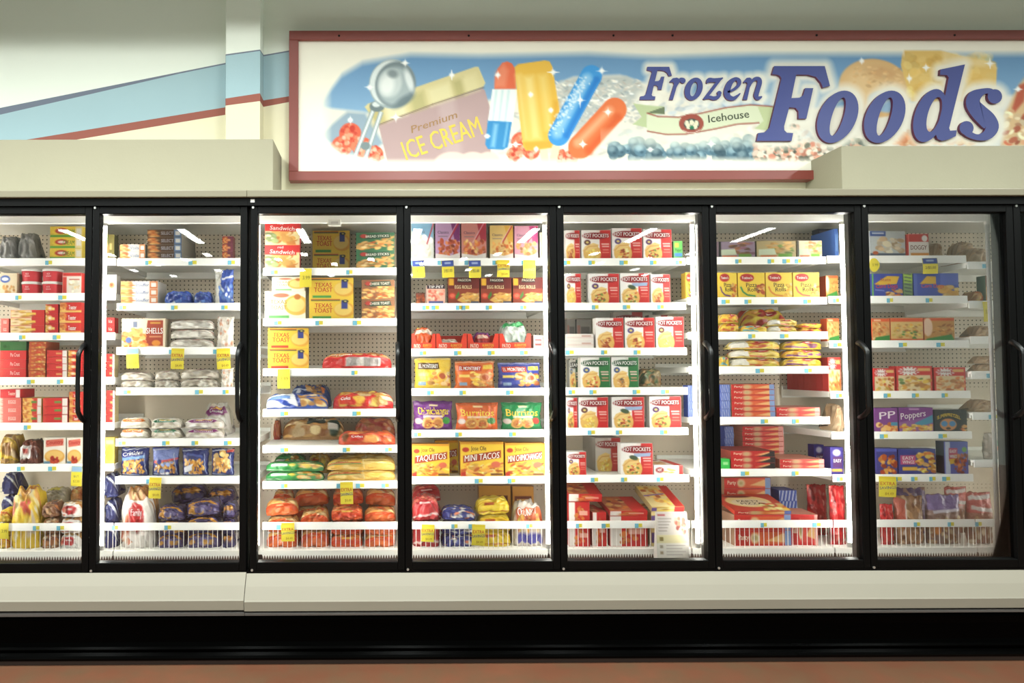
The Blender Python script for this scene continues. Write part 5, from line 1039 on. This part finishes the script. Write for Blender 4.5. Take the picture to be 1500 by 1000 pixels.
# third door
row(3,1,'E',(125,158,320,'sandwich',N(2)),(384,205,580,'toast',bk(.26,n=2,note='shaded yellow toast carton at the back')),(612,215,815,'stickgreen',N(2)))
row(3,2,'E',(130,522,350,'toastwhite'),(172,446,345,'toastwhite',dict(on=True,note='smaller white toast carton on top')),(366,452,600,'toast',N(2)),(640,462,816,'stickbrown',N(2)))
row(3,3,'E',(150,714,365,'toastred',N(2,rz=.12,d=.09)),(428,842,806,'garlicbread'))
row(3,4,'F',(250,72,450,'navybread',bk(.17)),(122,118,440,'bluebread',dict(d=.12)),(452,108,760,'redloaf'))
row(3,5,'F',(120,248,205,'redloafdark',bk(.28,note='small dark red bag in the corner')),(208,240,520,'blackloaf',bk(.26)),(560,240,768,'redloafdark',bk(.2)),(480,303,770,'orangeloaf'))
row(3,6,'F',(150,418,330,'greenbread',bk(.24,note='green garlic bread bag at the back')),(335,416,450,'yellowloaf',bk(.26,note='short yellow bread bag at the back')),(455,418,770,'yellowloaf',bk(.24,note='long yellow bread bag at the back')),(118,450,420,'greenbread',N(2)),(424,440,770,'yellowloaf',N(2)))
row(3,7,'F',(112,600,262,'rolls',bk(.21,note='orange roll bag against the rear')),(268,596,440,'rolls',bk(.2)),(455,592,610,'rollsred',bk(.2)),(614,596,768,'rolls',bk(.2,note='large orange roll bag by the handle')),(110,645,292,'rolls',dict(note='big orange roll bag at the front')),(296,700,442,'rolls',dict(note='low orange roll bag at the front')),(446,680,606,'rollsred'),(610,690,768,'rolls',dict(note='orange roll bag in the front corner')))
# fourth door
row(4,1,'G',(78,156,198,'snackblue'),(204,158,336,'snackpurple'),(340,162,474,'snackred'),(490,178,614,'snackgold'),(618,180,744,'snackpink'),(752,215,782,'beigeside'))
row(4,2,'G',(104,530,154,'smalldark',bk(.1)),(160,490,258,'popcup',dict(d=.09)),(272,450,438,'eggroll'),(442,450,606,'eggroll'),(610,450,776,'eggroll'))
for i, (a, b) in enumerate(((82,204),(208,367),(371,532),(536,700))): item(4,3,'G',a,745,b,'patio')
row(4,3,'G',(88,714,198,'orangepack',dict(b_=.012,d=.2,dz=.004)),(404,738,500,'purplepack',dict(b_=.012,dz=.004)),(545,684,692,'greenpack',dict(b_=.014,d=.2,dz=.004)),(214,775,330,'palepack',dict(b_=.03,dz=.004)),(718,752,786,'tiltpack',dict(rz=.2)))
row(4,4,'G',(90,864,296,'montyellow'),(300,884,522,'montorange'),(526,892,762,'montblue'))
row(4,5,'H',(78,152,282,'chimi'),(286,158,504,'burrorange'),(508,158,726,'burrgreen'))
row(4,6,'H',(190,350,306,'taq',bk(.1,note='yellow carton set behind the first')),(78,366,262,'taq',dict(d=.07)),(314,357,526,'mini',dict(d=.07)),(532,362,736,'minich',dict(d=.07)))
row(4,7,'H',(82,572,225,'redbag',bk(.2,note='red bag slumped behind')),(404,570,562,'brownyellow',bk(.26)),(568,574,705,'brownyellow',bk(.26,note='darker brown-yellow carton by the lamp')),(78,622,216,'redbag',N(2)),(222,682,392,'navywhite'),(398,636,562,'flatyellowbox',N(3)),(566,646,742,'chunky',dict(d=.17)))
# fifth door
row(5,1,'I',(62,204,142,'hot3',dict(note='pastry carton cut by the door edge')),(147,202,303,'hot4'),(307,192,466,'hot2'),(470,199,622,'hot1'),(630,260,726,'greensmall'))
row(5,2,'I',(64,430,148,'hot4',dict(note='pastry carton at the hinge edge')),(188,430,347,'hot1'),(350,428,505,'hot5',dict(note='red and white carton with large golden pastry')),(510,434,614,'hot3'))
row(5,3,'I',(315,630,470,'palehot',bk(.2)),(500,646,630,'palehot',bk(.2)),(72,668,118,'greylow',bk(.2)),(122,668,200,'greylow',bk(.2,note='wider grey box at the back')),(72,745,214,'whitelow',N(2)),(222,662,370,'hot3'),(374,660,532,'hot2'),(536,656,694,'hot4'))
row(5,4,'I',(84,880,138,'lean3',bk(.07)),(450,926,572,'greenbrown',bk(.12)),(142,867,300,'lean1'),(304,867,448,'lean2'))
row(5,5,'J',(66,140,120,'hot1',dict(note='narrow view of a pastry carton by the hinge')),(123,138,270,'hot4'),(286,136,446,'hot5'),(470,134,626,'hot1'))
row(5,6,'J',(68,405,163,'hot1',dict(d=.07)),(205,336,330,'palehot',bk(.12,run=4)),(330,362,488,'hot5'),(492,470,636,'flathot',dict(d=.22)),)
row(5,7,'J',(76,650,180,'redtop',N(2,d=.22,rz=-.03)),(78,610,240,'redtop',dict(on=True,d=.2,rz=-.08,tilt=.14,note='red pastry box tipped on top')),(192,700,262,'redtop',dict(d=.2,rz=.03,note='short red pastry box')),(276,718,462,'redtop',dict(d=.22,note='red pastry box lying wide')),(276,692,462,'redtop',dict(on=True,d=.22,tilt=.16,note='red pastry box tilted on the wide one')),(478,700,640,'yellowtop',N(2,d=.24)),(478,668,640,'yellowtop',dict(on=True,d=.24,tilt=.30,note='yellow and purple pastry box tilted on its stack')))
# sixth door
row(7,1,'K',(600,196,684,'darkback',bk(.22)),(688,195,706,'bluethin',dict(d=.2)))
row(6,1,'K',(78,262,272,'meal1'),(278,258,486,'meal2'),(490,257,684,'meal3'))
row(6,2,'K',(78,425,176,'roll1'),(180,425,322,'roll2'),(326,424,465,'roll3'),(468,424,608,'roll4'))
item(6,2,'I',662,424,738,'roll1',note='yellow snack carton against the hinge lamp')
row(6,3,'K',(190,612,440,'rbag3',bk(.24,note='yellow-red snack bag at the back')),(80,640,182,'rbag1',N(2)),(186,702,330,'rbag2'),(334,668,488,'rbag4',N(2)),(492,690,632,'rbag3',N(2)))
row(6,4,'K',(84,862,128,'rbag2'),(132,780,402,'rbag4',N(3)),(406,782,634,'rbag5',N(3)))
row(6,5,'L',(82,76,132,'pzblue',N(4)),(136,74,350,'pzorange',N(6,d=.2)),(356,188,572,'pzred',N(2,d=.2)))
item(6,5,'J',652,80,692,'pzblue',n=4,note='blue striped pizza box by the hinge')
row(6,6,'L',(104,282,150,'pzblue',bk(.26,n=6)),(190,280,392,'pzred',bk(.26,n=7,note='shaded red pizza box at the back')),(88,440,130,'pzgreen'),(134,400,352,'pzblack',N(3,d=.22)),(374,440,592,'pzred',N(2,d=.22)))
row(6,7,'L',(100,530,330,'pzorange',bk(.27,n=5,d=.12,note='orange-red pizza box in the rear stack')),(370,592,500,'pzblue',bk(.26,n=4,d=.12,note='blue-ended pizza box stacked askew')),(150,712,430,'pzorange',N(2,d=.2,note='orange-red pizza box under the tilted one')),(150,690,430,'pztop',dict(on=True,d=.22,tilt=.22)),(436,712,560,'pzred',dict(d=.17,rz=-.12,note='red pizza box lying flat by the bag')))
# seventh door
row(7,1,'M',(84,206,280,'subbox',dict(rz=.06)),(286,222,394,'redbull'),(430,270,560,'tanbag',bk(.12,d=.12)))
row(7,2,'M',(94,430,258,'corn'),(261,430,308,'greenthin'),(312,428,550,'corn2'))
item(7,2,'K',624,440,706,'orangedark',note='orange carton seen past the sixth door')
row(7,3,'M',(96,664,190,'orangegreen'),(193,662,364,'orangelong'),(368,662,528,'orangedark'))
item(7,3,'K',644,664,712,'orangegreen',note='orange carton beside the sixth door lamp')
row(7,4,'M',(103,925,218,'banq1'),(223,914,412,'banq2'),(422,920,605,'banq3'))
item(7,4,'K',650,868,720,'banq4',run=7,d=.05)
row(7,5,'N',(102,190,216,'popper2'),(220,188,388,'popper'),(394,200,566,'pretzel'))
item(7,5,'L',640,170,676,'tanbag',note='small tan bag beside the sixth door lamp')
row(7,6,'N',(110,388,214,'chick1'),(218,390,402,'chick2'),(440,354,586,'chick3'))
item(7,6,'L',596,382,684,'chickedge'); item(7,6,'L',540,370,590,'chickedge',b_=.15,note='violet-blue carton set behind')
row(7,7,'N',(190,572,360,'violetback',bk(.22)),(116,650,190,'shinyred'),(194,610,345,'mixbag'),(350,604,526,'violetbag'))
# past the last lamp
row(8,1,'M',(606,292,700,'tanbag',bk(.1)),(520,262,640,'tanbag',bk(.28,note='rear tan bag of fries')))
item(7,7,'L',604,560,690,'shinyred',note='shiny red bag beside the sixth door lamp'); item(7,7,'L',500,556,606,'shinyred',b_=.2,note='shiny red bag set behind')
row(8,2,'M',(690,440,716,'stickbrown'),(622,520,664,'orangebrown'))
row(8,3,'M',(640,700,716,'tanbag'))
row(8,4,'M',(640,860,722,'tanbag',N(2)))
row(8,5,'N',(596,150,690,'tanbag'))
row(8,6,'N',(622,305,704,'loafbag'))
row(8,7,'N',(534,592,680,'redheader'),(440,566,560,'redheader',bk(.24,note='red-headed bag behind')))
link_items()
# ------------------------------------------------------------------ hanging sale tags, leaflet, small fittings
def sale_tag(b, s, zk, x0, y0, x1, y1, look, desc, rnd=False):
    ox, oy, sc = ZM[zk]; Y = YS - .010
    X0, Z0 = at(ox + x0 / sc, oy + y1 / sc, Y); X1, Z1 = at(ox + x1 / sc, oy + y0 / sc, Y)
    w, h = X1 - X0, Z1 - Z0; c = Cv(0, 0, 1, 1, 16, 26, (250,230,60), b * 10 + s)
    if look == 'plain':
        c.rect(0,0,1,.12,(240,214,40)); c.t('EXTRA',.5,.34,.16,(206,60,30),.86); c.t('SAVINGS',.5,.54,.14,(40,70,140),.96,0,.08); c.t('$4.49',.6,.84,.12,(170,130,30),.5)
    elif look == 'blue':
        c.rect(0,0,1,.36,(52,76,170)); c.rect(.25,.1,.75,.22,(160,180,230)); c.t('2/$5.00',.5,.62,.17,(90,90,60),.7)
    elif look == 'sky':
        c.rect(0,0,1,.28,(150,190,226)); c.t('BUY',.5,.5,.12,(130,140,90),.5,0,.1); c.t('$2.50',.5,.76,.12,(150,140,60),.6)
    else: c.t('3.99',.55,.5,.2,(140,130,40),.6)
    m = CM(); P = np.stack([(c.X - .5) * w, -.002 - .004 * np.sin(c.Y * 3), (1 - c.Y) * h], -1)
    if rnd:
        a, q = (c.X - .5) * 2, (c.Y - .5) * 2; P[..., 0] = a * np.sqrt(1 - q * q / 2) * w / 2; P[..., 2] = h / 2 - q * np.sqrt(1 - a * a / 2) * h / 2
    m.grid(P, c.c); Q = P.copy(); Q[..., 1] += .0012; m.grid(Q, c.c * .97, flip=True)
    rim = np.concatenate([P[0], P[1:, -1], P[-1, -2::-1], P[-2:0:-1, 0]]); n = len(rim); r2 = rim + np.array([0, .0012, 0])
    m.add(np.concatenate([rim, r2]), (.95,.88,.3), [(i, n + i, n + (i + 1) % n, (i + 1) % n) for i in range(n)])
    m.texts(c, lambda u, v, l: ((u - .5) * w, -.002 - .004 * math.sin(v * 3) - .0006, (1 - v) * h), .0005, w, h)
    o = put('sale_tag', m.mesh('sale_tag', M['card'])); o.location = ((X0 + X1) / 2, Y, Z0)
    o.rotation_euler = (0, random.Random(int(x0 + y0)).uniform(-.05, .05), 0)
    tag(o, desc, 'tag', 'sale tags hung on the shelf rails')
TG = [(2,3,'C',200,822,266,926,'sky','sky-blue topped yellow tag hanging below the pasta carton'),(2,3,'C',430,822,498,930,'plain','yellow tag below the stack of white bags, second door'),(2,3,'C',672,822,744,930,'plain','yellow tag beside the handle of the second door'),
 (2,6,'D',292,530,352,632,'plain','yellow tag hanging below the crinkled navy potato bags'),(1,6,'B',347,475,400,572,'sky','yellow tag below the golden pie cartons, first door'),(1,7,'B',0,752,44,830,'pl','yellow tag cut by the picture edge on the first basket'),
 (3,1,'E',318,404,380,502,'pl','pale yellow tag over the white toast carton, third door'),(3,3,'E',203,930,268,1032,'pl','pale yellow tag below the red-based toast cartons, third door'),(3,6,'F',497,553,558,660,'plain','yellow tag below the yellow bread bags, third door'),(3,7,'F',208,752,272,842,'plain','yellow tag hanging over the third door basket wires'),
 (4,1,'G',88,362,152,452,'blue','blue and yellow tag below the pale blue carton'),(4,1,'G',242,362,305,452,'blue','blue and yellow tag below the purple carton'),(4,1,'G',382,362,445,453,'blue','blue and yellow tag below the red nugget carton'),(4,1,'G',529,360,593,450,'plain','yellow tag below the gold roll carton, fourth door'),(4,1,'G',664,360,728,455,'plain','yellow tag below the magenta roll carton, fourth door'),
 (4,7,'H',122,760,184,844,'plain','yellow tag over the basket below the red bags, fourth door'),(4,7,'H',369,760,432,862,'plain','yellow tag over the basket below the flat yellow bags'),
 (7,1,'M',82,350,132,422,'r','round yellow tag below the sub sandwich box'),(7,1,'M',362,350,438,432,'blue','blue and yellow tag on the seventh door top shelf'),(8,2,'M',681,577,716,682,'pl','yellow tag hanging past the seventh door lamp'),(7,6,'N',122,525,203,625,'plain','yellow tag tilted over the clear nugget bags, seventh door')]
for t in TG: sale_tag(*t, rnd=(t[7] == 'r'))
# folded leaflet card standing on the grille of the fifth door
X0, Z0 = at(962, 813, .20); X1, Z1 = at(1007, 740, .20)
c = Cv(0,0,1,1,40,64,(236,232,222)); c.rect(0,0,1,.46,(222,214,206)); c.rect(.06,.05,.3,.08,(190,60,70))
for i in range(5): c.rect(.08,.13+.06*i,.5-.04*i,.145+.06*i,(150,140,140))
c.food(.62,.12,.92,.42,[(200,110,90),(226,150,120),(170,80,70),(236,190,170)],14,.06); c.rect(0,.46,1,.62,(232,222,170)); c.rect(.1,.5,.22,.58,(150,130,70))
for i in range(4): c.rect(.3,.66+.06*i,.9-.1*(i%2),.675+.06*i,(176,170,166))
c.rect(.1,.66,.2,.72,(170,160,140)); c.rect(.1,.78,.2,.84,(170,150,120)); c.rect(.45,.92,.95,.935,(200,60,70)); c.rect(0,.98,1,1,(206,90,90))
w, h = X1 - X0, Z1 - Z0; m = CM(); m.grid(np.stack([(c.X-.5)*w - .012*(1-c.Y)*0, .02*(1-c.Y), (1-c.Y)*h], -1), c.c); 
m.add([(-w/2,.002,0),(w/2,.002,0),(w/2,.022,h),(-w/2,.022,h)], (.9,.88,.84), [(3,2,1,0)])
m.add([(-w/2,0,0),(-w/2,.02,h),(-w/2,.05,0),(w/2,0,0),(w/2,.02,h),(w/2,.05,0)], (.9,.88,.85), [(0,1,2),(3,5,4),(1,4,5,2)])
o = put('leaflet_stand', m.mesh('leaflet_stand', M['card'])); o.location = ((X0+X1)/2, .19, at(700, 811, YS)[1] - .0215)
tag(o, 'white folded leaflet card standing on the grille behind the fifth door', 'card')
# thermometer under the canopy of the third door, and the small sticker on the header joint
X, Zt = at(490, 325, .20)
MB().box(X-.034, X+.034, .188, .214, Zt-.022, Zt+.014).build('t', M['white'], bevel=.004)
th = bpy.data.objects['t']; th.name = 'thermometer'; MB().box(X-.018, X+.020, .1865, .188, Zt-.012, Zt+.0).build('display', M['tubeoff'], th)
tag(th, 'small white thermometer under the canopy behind the third door', 'thermometer')
X, Zt = at(370, 294, -.0125)
tag(MB().box(X-.010, X+.010, -.0135, -.0121, Zt-.008, Zt+.008).build('sticker', M['white']), 'small white sticker on the black header above the case joint', 'sticker')
